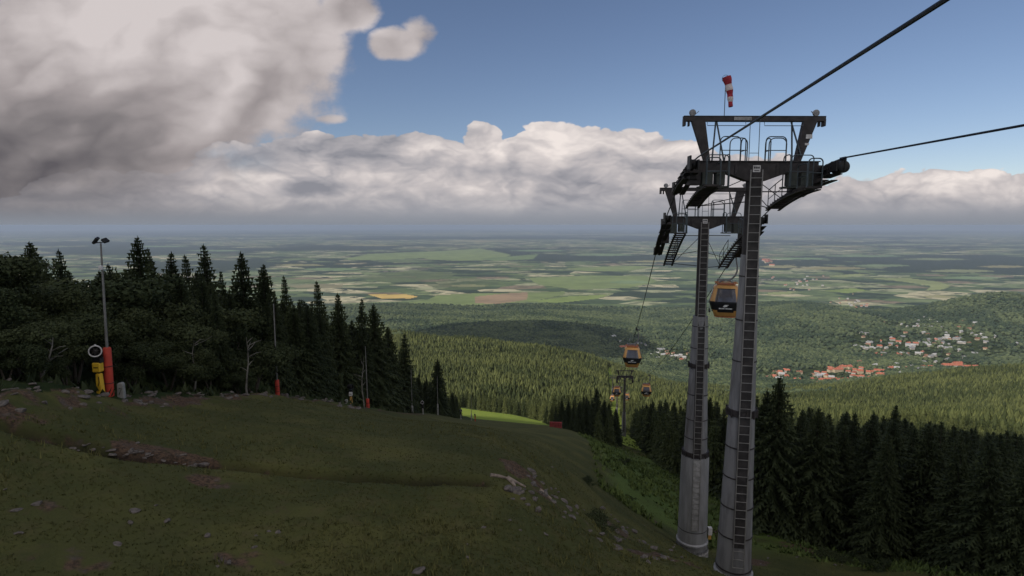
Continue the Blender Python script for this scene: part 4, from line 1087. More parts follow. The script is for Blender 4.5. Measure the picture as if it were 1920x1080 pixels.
        for dx in (-.2, .2): mb.bar(a + Vector((dx, 0, 0)), m_ + Vector((dx, 0, 0)), .05, .28, up=(1, 0, 0)); mb.bar(m_ + Vector((dx, 0, 0)), b + Vector((dx, 0, 0)), .05, .28, up=(1, 0, 0))
        mb.box((sd * 2.95, 0, (m_.z + zt - .3) / 2), (.55, .5, abs(zt - .3 - m_.z) + .3))
        mb.build('main_beam', M['dark_steel'], t, bevel=.01 if lod == 0 else 0)
        if lod == 0:
            for yw in (y_in + .05, y_out - .05):   # rope catchers, the dark caps at both ends
                p = loc_(yw, sd, -.06); mb = MB(); mb.box(p + Vector((sd * .19, 0, -.16)), (.07, .46, .62)); mb.box(p + Vector((-sd * .19, 0, -.26)), (.07, .46, .46)); mb.build('rope_catcher', M['black'], t)
        # cabinets under the girder end
        mb = MB()
        for s_, w_, h_ in ((2.38, .50, .74), (1.75, .40, .62)): mb.box((sd * s_, -.12, zt - .62 - h_ / 2 + .1), (w_, .5, h_))
        mb.box((sd * 2.05, -.1, zt - 1.22), (1.35, .75, .08)); mb.build('cabinet', M['cab_green'], e)
        # catwalk: a stepped grating inboard of the train
        mb = MB(); nst_ = 15 if lod == 0 else 7; yk = np.linspace(y_in + .55, y_out + .1, nst_); dsx = -sd * .98
        for yw in yk:
            p = loc_(yw, sd, -1.22, dsx); mb.box(p, (.72, (y_out - y_in) / nst_ * .82, .10))
        mb.build('catwalk_steps', M['dark_steel'], e)
        mb = MB()
        for dx in (-.34, .34):
            pp = [loc_(yw, sd, -1.33, dsx + dx) for yw in np.linspace(y_in + .4, y_out + .2, 7)]
            for a, b in zip(pp[:-1], pp[1:]): mb.bar(a, b, .05, .13, up=(1, 0, 0))
        mb.build('catwalk_stringers', M['dark_steel'], e)
        mb = MB()                          # hand rail of the catwalk, inner side
        ks = np.linspace(y_in + .1, y_out, 6); pp = [loc_(yw, sd, -.25, dsx - sd * .34) for yw in ks]
        if lod == 0:
            for yw, p in zip(ks[3:], pp[3:]): mb.tube([p, p + Vector((0, 0, -1.05))], .024, 5)
            mb.tube(pp[3:], .026, 6); mb.tube([p + Vector((0, 0, -.5)) for p in pp[3:]], .018, 5)
            a_, b_ = loc_(y_in + .2, sd, -1.2, dsx - .30), loc_(y_in + .2, sd, -1.2, dsx + .34)
            mb.build('catwalk_rail', M['rail'], e); mb = MB(); hoop(mb, a_, b_, a_.z, a_.z + 1.25, .03); mb.build('end_hoop', M['rail'], e); mb = MB(); a_, b_ = loc_(y_in + .2, sd, -1.2, dsx - sd * .34), loc_(y_in + 1.5, sd, -1.2, dsx - sd * .34)
            hoop(mb, a_, b_, a_.z - .05, a_.z + 1.05, .028)
            mb.build('side_hoop', M['rail'], e); mb = MB(); a_ = (sd * 1.45, -.62, 0); b_ = (sd * 1.45, .1, 0); hoop(mb, a_, b_, zt - 1.25, zt + .32, .028); mb.build('side_hoop', M['rail'], e); mb = MB(); hoop(mb, (sd * 1.50, -.62, 0), (sd * 2.55, -.62, 0), zt - 1.2, zt + .28, .026)
            mb.build('side_hoop', M['rail'], e)
        # work hoops on the girder top
        mb = MB()
        hoop(mb, (sd * .52, -.30, 0), (sd * 1.36, -.30, 0), zt, zt + 1.12, .027, .28)
        hoop(mb, (sd * .62, .30, 0), (sd * 1.62, .30, 0), zt, zt + 1.28, .027, .22)
        hoop(mb, (sd * .60, -.30, 0), (sd * .60, .30, 0), zt, zt + 1.14, .027, .24)
        mb.build('work_hoop', M['rail'], e)
        # ties under the girder
        mb = MB(); mb.tube([(sd * .3, 0, zt - 1.42), (sd * 2.0, -.1, zt - 1.42)], .03, 5)
        pe = loc_(y_out - .3, sd, -1.33, dsx - sd * .34); mb.tube([(sd * .3, .1, pe.z + .05), pe], .028, 5); mb.tube([(sd * .3, .2, zt - 1.6), pe], .022, 5)
        mb.tube([(sd * .3, .2, pe.z + 1.2), loc_(y_out - 2.0, sd, -1.33, dsx)], .022, 5)
        mb.build('tie_rods', M['dark_steel'], e)
    if Y < 35:                             # drum-shaped cover at the uphill end of the right-hand train
        p = loc_(y_in + .35, 1, -.34, .12); mb = MB(); mb.lathe([(.20, -.5), (.27, -.46), (.28, .2), (.22, .3)], 18, c=p, axis='y'); mb.build('end_cover', M['black'], e)
    # --- lifting frame above the girder
    f = empty('lifting_frame', (0, 0, 0)); f.parent = e; zu = zt + 2.06
    mb = MB(); mb.box((0, 0, zu), (6.84, .26, .24)); mb.box((-3.37, 0, zu - .17), (.10, .3, .34)); mb.box((3.37, 0, zu - .17), (.10, .3, .34))
    for x in (-3.15, 3.15): mb.box((x, 0, zu - .22), (.07, .2, .26))
    mb.box((0, 0, zu + .125), (6.84, .3, .03)); mb.build('top_beam', M['dark_steel'], f, bevel=.012 if lod == 0 else 0)
    for sd in (-1, 1):
        mb = MB(); mb.prism([(sd * 2.05, zt), (sd * 2.32, zt), (sd * 3.02, zu - .1), (sd * 2.38, zu - .1)], -.13, .13); mb.build('slanted_post', M['dark_steel'], f)
        mb = MB(); mb.tube([(sd * 1.95, -.02, zt), (sd * 1.84, 0, zu - .1)], .04, 6); mb.tube([(sd * 1.84, 0, zu - .1), (sd * 2.15, -.2, zt + .1)] if sd < 0 and False else [(sd * 1.80, 0, zu - .1), (sd * 1.42, -.2, zt)] if sd < 0 else [(sd * 1.80, 0, zu - .1), (sd * 2.28, -.2, zt + .3)], .04, 6)
        mb.tube([(sd * .45, -.16, zu - .12), (sd * .45, -.2, zu - .34), (sd * 2.3, -.2, zu - .34), (sd * 2.3, -.16, zu - .12)], .018, 5); mb.build('brace', M['rail'], f)
        mb = MB(); mb.lathe([(.14, -.05), (.16, -.04), (.16, .04), (.14, .05)], 14, c=(sd * 2.98, 0, zu + .30), axis='y'); mb.box((sd * 2.98, 0, zu + .22), (.16, .14, .22)); mb.bar((sd * 2.98, -.09, zu + .1), (sd * 2.7, -.09, zu + .36), .03)
        mb.build('hoist_pulley', M['galv'], f)
    mb = MB()
    for x in (-.23, .23): mb.tube([(x, -.22, zt), (x, -.16, zu)], .018, 5)
    for z in ((.42, 1.9) if lod == 0 else (.42,)): mb.tube([(-.23, -.2, zt + z), (.23, -.2, zt + z)], .014, 5)
    mb.build('frame_ladder', M['rail'], f)
    if lod == 0:
        mb = MB(); mb.box((0, -.262, zt - .34), (.36, .02, .34)); pl_ = mb.build('number_plate', M['plate'], e)
        mb = MB()                          # the dark marks on the plate, not readable in the picture
        for k, (xx, ww) in enumerate(((-.10, .07), (.0, .07), (.10, .07))): mb.box((xx, -.2765, zt - .28), (ww, .006, .10))
        mb.box((0, -.2765, zt - .42), (.24, .006, .035)); mb.build('plate_marks', M['black'], pl_)
    return e, zu, zt
zg1 = z_at(LINE(28), 28) ; zg2 = z_at(LINE(43), 43); zg3 = z_at(LINE(210), 210)
e1, zu1, zt1 = pylon('lift_pylon', 28, zg1, 3.06, .375, .90, -1.45, 'nearest and tallest gondola lift pylon with a windsock above its top beam', [1.2, 3.0, 4.6, 6.2, 7.8, 12.3, 14.4, 16.6], [9.6], .9, 0, 1.14)
e2, zu2, zt2 = pylon('lift_pylon', 43, zg2, .62, .40, 1.14, -7.0, 'second gondola lift pylon, left of the nearest one, its ringed grey foot on bare ground', [2.1, 6.4, 9.7, 11.2, 13.2, 16.9, 18.6], [8.4, 15.5], 1.05)
e3, _, _ = pylon('lift_pylon', 210, zg3, -57.6, .42, 1.05, -72, 'distant third gondola lift pylon standing at the edge of the shaded wood', [], [], 0, 1)
for Yp, zz, lb in ((345, ZT4, 'fourth gondola lift pylon, tiny in the bright forest swath'), (600, ZT5, 'fifth gondola lift pylon far down the forest swath')):
    zg = z_at(LINE(Yp), Yp); pylon('lift_pylon', Yp, zg, zz + .6, .42, 1.0, zg + 9, lb, [], [], 0, 1)
# plain light sections of the second pylon's foot, a bright patch on the near top beam
mb = MB(); mb.lathe([(1.155, .9), (1.14, 2.0), (1.06, 8.2)], 24, cap=False)
st_ = MB(); st_.bar((0, -1.12, 2.3), (0, -1.045, 8.1), .56, .06, up=(0, 1, 0)); o_ = st_.build('ladder_casing', M['plate_grey'], e2); o_.rotation_euler[2] = R(-9)
pos_ = e2.location; mb.build('foot_section', M['pale_galv'], e2)
mb = MB(); mb.box((-.75, -.155, 25.0 - 25.0 + zu1), (.85, .02, .16)); mb.build('bare_patch', M['ladder'], e1)
e1.location.x -= .28; e1.rotation_euler[1] = .006
for q in e1.children:
    if q.name.startswith('lifting_frame'): q.location.x = -.16
for sx_, sz_, sw_, sh_ in ((2.49, 1.22, .3, .2), (2.40, .86, .2, .1)):
    mb = MB(); mb.box((sx_, -.145, zt1 + sz_), (sw_, .02, sh_)); mb.build('sticker', M['plate'], e1)
# small cabinet at the foot of the second pylon
p = lift_pt(43, 1.28); mb = MB(); mb.box((0, 0, .65), (.3, .3, .6)); o = empty('junction_box', (p[0], p[1] - .2, zg2 + 1.3)); mb.build('case', M['plate'], o)
mb = MB(); mb.box((0, 0, .2), (.22, .12, .5)); mb.build('bracket', M['orange'], o); tag(o, 'small white junction box on the right side of the second pylon foot', 'junction box'); o.parent = None

# ---- windsock on the near pylon
w0 = Vector(lift_pt(28, -1.74, zg1 + zu1)) + Vector((.08, 0, -.05)); o = empty('windsock', w0); tag(o, 'red and white windsock hanging limp from a thin rod above the nearest pylon', 'windsock')
mb = MB(); mb.tube([(0, 0, 0), (0, 0, 2.05)], .018, 6); mb.build('rod', M['rail'], o)
mb = MB(); mb.lathe([(.175, -.02), (.19, 0), (.175, .02)], 18, c=(0, 0, 2.02), axis='y', cap=False); mb.build('ring', M['rail'], o)
M['sock_red'] = mat('windsock_red', (.30, .030, .045), .9, var=.15, vscale=6); M['sock_white'] = mat('windsock_white', (.52, .45, .46), .9, var=.1, vscale=6)
def sock_pt(t): return Vector((.02 + .26 * t + .05 * math.sin(t * 4), -.05 - .1 * t, 2.10 - 1.42 * t - .10 * math.sin(t * 3)))
bands = [(0, .22, 'sock_red'), (.22, .40, 'sock_white'), (.40, .62, 'sock_red'), (.62, .80, 'sock_white'), (.80, 1.0, 'sock_red')]
for a, b, mm in bands:
    mb = MB(); ts = np.linspace(a, b, 5); mb.tube([sock_pt(t) for t in ts], [(.20 - .105 * t) * (1 + .10 * math.sin(t * 21)) for t in ts], 14, cap=False); mb.build('sleeve_band', M[mm], o)

# ================================================================ cabins
def sel(a, n=4.0):                        # a square with generously rounded corners
    c_, s_ = math.cos(a), math.sin(a); k = (abs(c_) ** n + abs(s_) ** n) ** (-1 / n); return c_ * k, s_ * k
PROF = [(0.0, .72), (.10, .80), (.55, .97), (1.02, 1.15), (1.22, 1.13), (1.75, .98), (2.12, .87), (2.24, .80), (2.30, .62)]
def prof(z): return float(np.interp(z, [q[0] for q in PROF], [q[1] for q in PROF]))
def shell(mb, zs, off=0.0, a0=0.0, a1=2 * math.pi, n=48, close=True):
    vs, fs = [], []; m_ = n if close else n + 1
    for z in zs:
        for k in range(m_):
            a = a0 + (a1 - a0) * k / n; cx, cy = sel(a); q = prof(z) + off; vs.append((cx * q, cy * q * .98, z))
    for i in range(len(zs) - 1):
        for k in range(n):
            b = (k + 1) % m_ if close else k + 1; fs.append((i * m_ + k, i * m_ + b, (i + 1) * m_ + b, (i + 1) * m_ + k))
    mb.add(vs, fs, True); return vs, m_
def make_cabin():
    e = empty('gondola_cabin')
    mb = MB(); vs, m_ = shell(mb, [q[0] for q in PROF]); b0 = len(mb.v) - len(vs); mb.f.append(tuple(range(b0, b0 + m_))[::-1]); mb.f.append(tuple(range(len(mb.v) - m_, len(mb.v)))); mb.sm += [False, False]
    mb.build('body', M['orange'], e)
    mb = MB(); shell(mb, [.50, .62, 1.0, 1.15], .022); mb.build('belt_panel', M['cabin_black'], e)
    mb = MB(); shell(mb, [-.06, .0, .06], .03); vs, m_ = shell(mb, [.0, .02], .02); mb.build('bumper_rail', M['red_shell'], e)
    for k in range(4):
        c_ = math.pi / 2 * k - math.pi / 2; mb = MB(); shell(mb, [1.10, 1.3, 1.6, 1.9, 2.06], .018, c_ - .60, c_ + .60, 16, False); w_ = mb.build('window', M['glass'], e)
        mb = MB(); shell(mb, [2.04, 2.10], .026, c_ - .62, c_ + .62, 16, False); mb.build('window_frame', M['cabin_black'], w_)
        mb = MB(); shell(mb, [.34, .50], .018, c_ - .55, c_ + .55, 16, False); mb.build('lower_panel', M['cabin_black'], e)
    for sg in (-1, 1):                    # white bird-like emblem over a line of small letters on both ends
        y = sg * (prof(.85) * .98 + .045); mb = MB()
        poly = [(-.20, .80), (-.04, .95), (.24, 1.0), (.20, .90), (.06, .88), (.14, .82), (-.02, .78), (-.10, .74)]
        mb.prism([(a * 1.0, b) for a, b in poly], y - .006, y + .006); mb.build('emblem', M['white'], e)
        y = sg * (prof(.62) * .98 + .05); mb = MB()
        for k, w_ in enumerate((.07, .05, .06, .06, .03, .07, .05, .06, .06, .05)):
            mb.box((-.42 + k * .093, y, .64), (w_ + .01, .012, .085)); 
        mb.build('lettering', M['white'], e)
    # roof carrier, ski rack, hanger arm and grip
    mb = MB(); mb.box((0, 0, 2.38), (1.3, .9, .06))
    for s_ in (-.6, .6): mb.bar((s_, -.45, 2.41), (s_ * 1.25, -.45, 2.48), .05); mb.bar((s_, .45, 2.41), (s_ * 1.25, .45, 2.48), .05)
    for q in (-.45, .45): mb.bar((-.8, q, 2.47), (.8, q, 2.47), .06)
    mb.build('roof_carrier', M['red_shell'], e)
    mb = MB()
    for q in (-.30, .30): mb.tube([(-.5, q, 2.42), (-.35, q, 2.58), (0, q * .7, 2.66), (.3, q, 2.58), (.5, q, 2.42)], .035, 6)
    mb.bar((-.62, 0, 2.66), (.28, 0, 2.66), .10, .10); mb.box((-.58, 0, 2.66), (.16, .3, .16)); mb.build('suspension', M['galv'], e)
    mb = MB(); mb.tube([(.1, 0, 2.66), (.36, 0, 2.74), (.60, 0, 2.98), (.72, 0, 3.30), (.72, 0, 3.7), (.64, 0, 4.1), (.60, 0, 4.38)], [.06, .065, .065, .06, .055, .05, .05], 8)
    mb.build('hanger_arm', M['galv'], e)
    mb = MB(); mb.box((.60, 0, 4.42), (.52, .5, .07)); mb.box((.45, 0, 4.52), (.22, .75, .16)); mb.lathe([(.09, -.06), (.09, .06)], 10, c=(.45, -.3, 4.60), axis='x'); mb.lathe([(.09, -.06), (.09, .06)], 10, c=(.45, .3, 4.60), axis='x')
    mb.build('grip', M['dark_steel'], e)
    for sg in (-1, 1):                    # ski holders on the door side
        mb = MB(); mb.box((sg * 1.12, -.35, .42), (.07, .34, .34)); mb.build('ski_holder', M['cabin_black'], e)
        mb = MB(); mb.box((sg * 1.05, .35, .22), (.07, .34, .12)); mb.build('step', M['cabin_black'], e)
    return e
def copy_tree(o, parent=None):
    c_ = o.copy(); C.objects.link(c_); c_.parent = parent
    for ch in [q for q in bpy.data.objects if q.parent == o]: copy_tree(ch, c_)
    return c_
proto = make_cabin()
cabs = [(47.2, 1, 'orange gondola cabin with black belt hanging between the two near pylons, the largest one'),
        (75, -1, 'orange gondola cabin on the left rope above the distant third pylon'),
        (134, 1, 'small orange-red gondola cabin over the tree tops right of the third pylon'),
        (172, -1, 'small dark gondola cabin level with the third pylon head on its left'),
        (252, 1, 'tiny gondola cabin partly behind the tree right of the third pylon shaft'),
        (283, -1, 'tiny gondola cabin left of the third pylon shaft over the bright swath')]
for k, (Yc, sd, lb) in enumerate(cabs):
    o = proto if k == 0 else copy_tree(proto)
    p = lift_pt(Yc, sd * GA, rope_z(Yc, sd)); o.scale = (1.13,) * 3; o.location = (p[0] - .51 * CT_, p[1] + .51 * ST_, p[2] - 4.56 * 1.13 + .05); o.rotation_euler = (0, 0, -TH - (.16 if k == 0 else .02 * k))
    tag(o, lb, 'gondola cabin', 'cabins on the lift ropes')
# ================================================================ masts, snow guns and small things on the piste
M['red_pad'] = mat('red_padding', (.42, .050, .032), .7, var=.15, vscale=2, bump=.2, dirt=(.26, .04, .03, .4))
M['mat_red'] = mat('faded_red_mat', (.20, .035, .035), .8, var=.2, vscale=2, bump=.2)
M['yellow'] = mat('yellow_paint', (.62, .38, .03), .5, var=.10, vscale=3, dirt=(.42, .27, .04, .4))
M['ochre_pad'] = mat('ochre_padding', (.42, .24, .06), .7, var=.15, vscale=3)
M['grey_pad'] = mat('grey_padding', (.22, .22, .21), .8, var=.15, vscale=3)
M['mast'] = mat('mast_steel', (.17, .165, .16), .6, .3, var=.15)
def mast(px, py, Y, H, tilt, pad, lab, lights=True, r=.055):
    a, b = pdir(px, py); x = a * Y; z = z_at(x, Y); o = empty('floodlight_mast' if lights else 'marker_mast', (x, Y, z)); tag(o, lab, 'mast', 'masts along the left edge of the piste')
    top = Vector((tilt, 0, H)); mb = MB(); mb.tube([(0, 0, -.4), top * .45 , top], [r * 1.5, r * 1.15, r * .7], 9); mb.build('pole', M['mast'], o)
    if pad:
        h, w, mm = pad; mb = MB(); d = top / H
        mb.tube([d * .02, d * h * .5, d * (h - .05), d * h], [w * 1.02, w, w * .92, w * .7], 12); pd = mb.build('padding', M[mm], o)
        mb = MB()
        for q in (.28, .62): mb.tube([d * h * q - Vector((0, 0, .02)), d * h * q + Vector((0, 0, .02))], w * 1.04, 12)
        mb.build('strap', M['black'], pd)
    if lights:
        h = empty('lamp_head', top); h.parent = o
        mb = MB(); mb.bar((-.28, 0, .02), (.25, 0, .06), .05)
        mb.build('bracket', M['black'], h)
        for sx, an, s_ in ((-.24, -.9, 1), (.24, .7, .7)):
            mb = MB(); mb.box((sx, 0, .14), (.36 * s_, .3, .13), Matrix.Rotation(an, 3, 'Y') @ Matrix.Rotation(.3, 3, 'X')); mb.build('floodlight', M['black'], h, bevel=.02)
        mb = MB(); mb.box(top * .845 + Vector((0, -.1, 0)), (.17, .14, .22)); mb.build('junction_box', M['plate'], o, bevel=.02)
    return o
mast(207, 756, 28.5, 8.0, .18, (2.62, .20, 'red_pad'), 'tall floodlight mast with a long red padded foot beside the yellow snow gun')
mast(521, 751, 47, 8.0, .02, (1.42, .19, 'red_pad'), 'thin mast with a short red padded foot in front of the spruce wall', False)
mast(690, 771, 67, 7.9, -.10, (1.35, .22, 'red_pad'), 'third mast with a red padded foot next to the second snow gun', False)
mast(773, 776, 99, 8.0, -.05, (1.35, .20, 'grey_pad'), 'fourth mast with a grey padded foot', False)
mast(821, 783, 109, 8.0, 0, (2.3, .16, 'grey_pad'), 'fifth mast, grey footed, just before the lower snow guns', False)
mast(884, 789, 158, 8.4, 0, (2.0, .16, 'grey_pad'), 'last and smallest mast at the bright meadow corner', False)
def snow_gun(px, py, Y, s_, yaw, pad, box, ringm, lab, hy=0.0):
    a, b = pdir(px, py); x = a * Y; z = z_at(x, Y); o = empty('snow_gun', (x, Y, z), yaw); o.scale = (s_ * .74, s_ * .74, s_); tag(o, lab, 'snow gun', 'snow guns along the left edge of the piste')
    mb = MB(); mb.prism([(-.20, -.1), (.24, -.1), (.14, 1.10), (-.16, 1.10)], -.17, .17); mb.build('padded_stand', M[pad], o, bevel=.05)
    mb = MB(); mb.tube([(0, 0, 1.0), (0, 0, 1.35)], .07, 8); mb.tube([(.06, -.18, .95), (.12, -.22, .7), (.02, -.2, .5)], .02, 5); mb.build('post', M['black'], o)
    mb = MB(); mb.box((-.03, -.02, 1.42), (.52, .42, .48)); c_ = mb.build('control_box', M[box], o, bevel=.05)
    mb = MB(); mb.box((-.03, -.235, 1.42), (.30, .012, .05)); mb.build('label_strip', M['black'], c_)
    mb = MB(); mb.box((0, 0, 1.76), (.5, .36, .26)); mb.bar((-.2, 0, 1.8), (-.33, 0, 2.2), .06); mb.bar((.2, 0, 1.8), (.33, 0, 2.2), .06); mb.build('yoke', M['black'], o)
    f = empty('fan_head', (-.12, 0, 2.22)); f.parent = o; f.scale = (1, 1, .76); f.rotation_euler = (R(-6), 0, hy)
    mb = MB(); mb.lathe([(.30, -.45), (.33, -.42), (.34, -.1), (.30, .25), (.24, .45)], 24, axis='y', cap=False); mb.lathe([(.24, .44), (.05, .46)], 20, axis='y', cap=True); mb.build('drum', M['black'], f)
    mb = MB(); n = 26; mb.tube([(.345 * math.cos(6.2832 * k / n), -.46, .345 * math.sin(6.2832 * k / n)) for k in range(n + 1)], .040, 7, cap=False); mb.build('nozzle_ring', M[ringm], f)
    mb = MB(); mb.lathe([(.0, -.40), (.09, -.36), (.10, -.1)], 12, axis='y')
    for k in range(7):
        t = 6.2832 * k / 7; mb.bar((.08 * math.cos(t), -.25, .08 * math.sin(t)), (.30 * math.cos(t + .2), -.22, .30 * math.sin(t + .2)), .10, .015, up=(0, 1, .4))
    mb.build('fan', M['dark_steel'], f); mb = MB(); mb.box((0, .1, .38), (.10, .5, .08)); mb.tube([(.0, -.46, .35), (0, -.5, .45)], .02, 5); mb.build('handle', M['plate'] if ringm == 'plate' else M['dark_steel'], f)
    return o
snow_gun(190, 748, 28, 1.04, .0, 'yellow', 'yellow', 'plate', 'yellow snow gun with a white ringed fan beside the red padded mast', .60)
snow_gun(659, 771, 64, 1.05, .2, 'ochre_pad', 'plate', 'black', 'second snow gun with white box and ochre stand left of the third mast', .9)
snow_gun(793, 778, 98, 1.0, 0, 'grey_pad', 'black', 'plate', 'third snow gun, a small white ring on a grey stand between two masts', .2)
snow_gun(864, 787, 140, 1.05, .3, 'grey_pad', 'black', 'grey_pad', 'fourth snow gun with a grey stand near the end of the left wood', .5)
snow_gun(891, 790, 150, .85, 0, 'red_pad', 'red_pad', 'grey_pad', 'lowest snow gun with a small reddish stand at the bright meadow corner', 0)
# white slab-shaped hydrant cover beside the red mast
def slab(px, py, Y, w, h, mm, lab, nm='hydrant_box'):
    a, b = pdir(px, py); x = a * Y; z = z_at(x, Y); o = empty(nm, (x, Y, z), .2); tag(o, lab, 'hydrant')
    mb = MB(); mb.prism([(-w / 2, -.15), (w / 2, -.15), (w * .42, h * .9), (w * .2, h), (-w * .4, h * .95)], -.14, .14); mb.build('housing', M[mm], o, bevel=.03)
    mb = MB(); mb.tube([(-w * .1, -.16, h * .65), (w * .15, -.18, h * .65)], .02, 6); mb.build('handle', M['dark_steel'], o)
slab(229, 752, 28.8, .34, .80, 'grey_pad', 'pale upright hydrant box at the foot of the red padded mast')
slab(650, 771, 63.5, .38, .85, 'grey_pad', 'pale hydrant box just left of the second snow gun stand')
# red safety mat at the far end of the piste
p = P(1042, 800, 132); p = (p[0], p[1], z_at(p[0], p[1])); print('mat', p, P(1042, 800, 132)); o = empty('safety_mat', (p[0], p[1], p[2]), -.1); wM = 24 / FPX * p[1]; tag(o, 'dark red safety mat standing at the far end of the piste', 'safety mat')
for k in (-1, 0, 1):
    mb = MB(); mb.box((k * wM / 3, 0, wM * .24), (wM / 3 - .03, .35, wM * .50)); mb.build('cushion', M['mat_red'], o, bevel=.05)
for k in (-1, 1):
    mb = MB(); mb.tube([(k * wM / 2, .25, -.3), (k * wM / 2, .25, wM * .6)], .04, 6); mb.build('post', M['mast'], o)
# small white tower in the forest
p = P(829, 652, 1180); zz = z_at(p[0], p[1]); o = empty('lookout_tower', (p[0], p[1], zz)); tag(o, 'small white lookout tower rising out of the forest below the left wood', 'tower')
hT = p[2] - zz + 6; mb = MB()
for q in ((-2, -2), (2, -2), (2, 2), (-2, 2)): mb.tube([(q[0], q[1], 0), (q[0] * .6, q[1] * .6, hT - 6)], .35, 6)
mb.build('legs', M['mast'], o); mb = MB(); mb.box((0, 0, hT - 3.4), (5.4, 5.4, 5)); mb.build('cabin', M['plate'], o); mb = MB(); mb.prism([(-3.2, hT - .9), (3.2, hT - .9), (0, hT + 1.3)], -3.1, 3.1); mb.build('roof', M['mast'], o)

# ================================================================ the town
M['wall_w'] = mat('white_render', (.42, .39, .35), .9, var=.1, vscale=.2); M['wall_y'] = mat('cream_render', (.46, .38, .26), .9, var=.1, vscale=.2)
M['roof_r'] = mat('red_tiles', (.34, .115, .07), .85, var=.2, vscale=.3); M['roof_b'] = mat('brown_tiles', (.20, .10, .065), .85, var=.2, vscale=.3)
M['roof_g'] = mat('grey_roofing', (.20, .20, .21), .8, var=.2, vscale=.3); M['roof_w'] = mat('pale_metal_roof', (.34, .34, .34), .5, var=.1, vscale=.3)
M['win'] = mat('dark_window', (.04, .045, .05), .3, var=.1)
def house_parts(e, w, d, h, wallm, roofm, rh=None, wins=True, flat=False):
    mb = MB(); mb.box((0, 0, h / 2 - 1), (w, d, h + 2)); mb.build('wall', wallm, e)
    rh = rh or d * .38; mb = MB()
    if flat: mb.box((0, 0, h + .25), (w + .8, d + .8, .5)); mb.box((w * .2, 0, h + 1.2), (w * .12, d * .3, 1.6))
    else:
        o_ = .7; mb.prism([(-d / 2 - o_, h - .3), (d / 2 + o_, h - .3), (0, h + rh)], -w / 2 - .6, w / 2 + .6, plane='yz')
    rf = mb.build('roof', roofm, e)
    if not flat: mb = MB(); mb.box((w * .22, 0, h + rh * .9), (1.0, .8, rh * .7)); mb.build('chimney', M['wall_w'], rf)
    if wins:
        n = max(3, int(w / 3.6)); fl = max(1, int(h / 3.1))
        for sg in (-1, 1):
            mb = MB()
            for i_ in range(n):
                for f_ in range(fl): mb.box((-w / 2 + w * (i_ + .5) / n, sg * (d / 2 + .03), 1.6 + f_ * 3.0), (1.3, .08, 1.5))
            mb.build('window_row', M['win'], e)
kinds = {}
def house_proto(key):
    w, d, h, wm, rm, flat = {'red': (15, 10, 6.2, 'wall_w', 'roof_r', 0), 'brown': (13, 9, 5.6, 'wall_y', 'roof_b', 0), 'white': (14, 10, 6.5, 'wall_w', 'roof_w', 0), 'grey': (16, 10, 6, 'wall_w', 'roof_g', 0),
                             'redbig': (34, 14, 10, 'wall_y', 'roof_r', 0), 'block': (36, 13, 13, 'wall_w', 'roof_g', 1), 'villa': (12, 12, 8, 'wall_y', 'roof_r', 0), 'long': (62, 15, 9, 'wall_w', 'roof_r', 0), 'shed': (52, 20, 6, 'wall_w', 'roof_w', 1)}[key]
    e = empty('house'); house_parts(e, w, d, h, M[wm], M[rm], flat=bool(flat)); return e
HN = {'red': 'red-roofed house', 'brown': 'brown-roofed cream house', 'white': 'white house with a pale roof', 'grey': 'grey-roofed white house', 'redbig': 'large red-roofed guest house', 'block': 'flat-roofed apartment block', 'villa': 'square cream villa with a red roof', 'long': 'long red-roofed spa building', 'shed': 'long pale flat-roofed hall'}
def house(px, py, key, rz, where, grp, s_=1.0, lab=None):
    p = at(px, py)
    if p is None: return
    if key not in kinds: kinds[key] = o = house_proto(key)
    else: o = copy_tree(kinds[key])
    o.location = p; o.rotation_euler = (0, 0, rz); o.scale = (s_,) * 3; o.name = {'block': 'apartment_block', 'long': 'spa_building', 'shed': 'hall', 'redbig': 'guest_house', 'villa': 'villa'}.get(key, 'house')
    tag(o, lab or HN[key] + ' ' + where, 'building', (HN[key] + 's ' + grp) if not lab else None)
g = random.Random(77)
def cluster(n, cx, cy, sx, sy, keys, where, grp, s_=1.0):
    for _ in range(n): house(cx + g.gauss(0, sx), cy + g.gauss(0, sy), g.choice(keys), g.uniform(-.9, .9), where, grp, s_ * 1.12 * g.uniform(.85, 1.2))
house(1552, 716, 'long', .12, '', '', 1.0, 'longest bright red-roofed building at the near edge of the town'); house(1581, 713, 'long', .3, '', '', .62, 'red-roofed wing joined to the right end of the longest building')
house(1534, 708, 'white', .3, '', '', 1.4, 'bright white house just above the longest red-roofed building')
for q in ((1523, 704), (1531, 700), (1545, 701), (1522, 714), (1527, 720)): house(*q, g.choice(['red', 'brown', 'villa']), g.uniform(-.6, .6), 'beside the bright white house', 'in the left part of the near town', 1.0)
for q, kk in (((1571, 697), 'redbig'), ((1586, 692), 'redbig'), ((1578, 690), 'villa'), ((1602, 697), 'villa'), ((1613, 700), 'brown'), ((1590, 699), 'red')): house(*q, kk, g.uniform(-.5, .5), 'in the upper middle of the near town', 'in the upper middle of the near town')
house(1642, 688, 'white', .2, '', '', 1.3, 'tall white building with a pale roof above the right-hand group of the near town')
for q in ((1636, 700), (1648, 699), (1655, 703), (1640, 706), (1660, 708), (1644, 712), (1630, 711)): house(*q, g.choice(['red', 'villa', 'brown', 'redbig']), g.uniform(-.5, .5), 'in the right group of the near town', 'in the right group of the near town', .9)
house(1738, 690, 'long', .0, '', '', .75, 'short red-roofed building left of the row of long red roofs')
house(1785, 689, 'long', -.05, '', '', 1.1, 'red-roofed building in the middle of the row of long red roofs'); house(1822, 691, 'long', .0, '', '', .95, 'red-roofed building at the right end of the row of long red roofs'); house(1795, 685, 'redbig', .1, '', '', 1.0, 'red-roofed building behind the row of long red roofs')
house(1868, 694, 'shed', .05, '', '', .9, 'long pale hall at the right edge of the town')
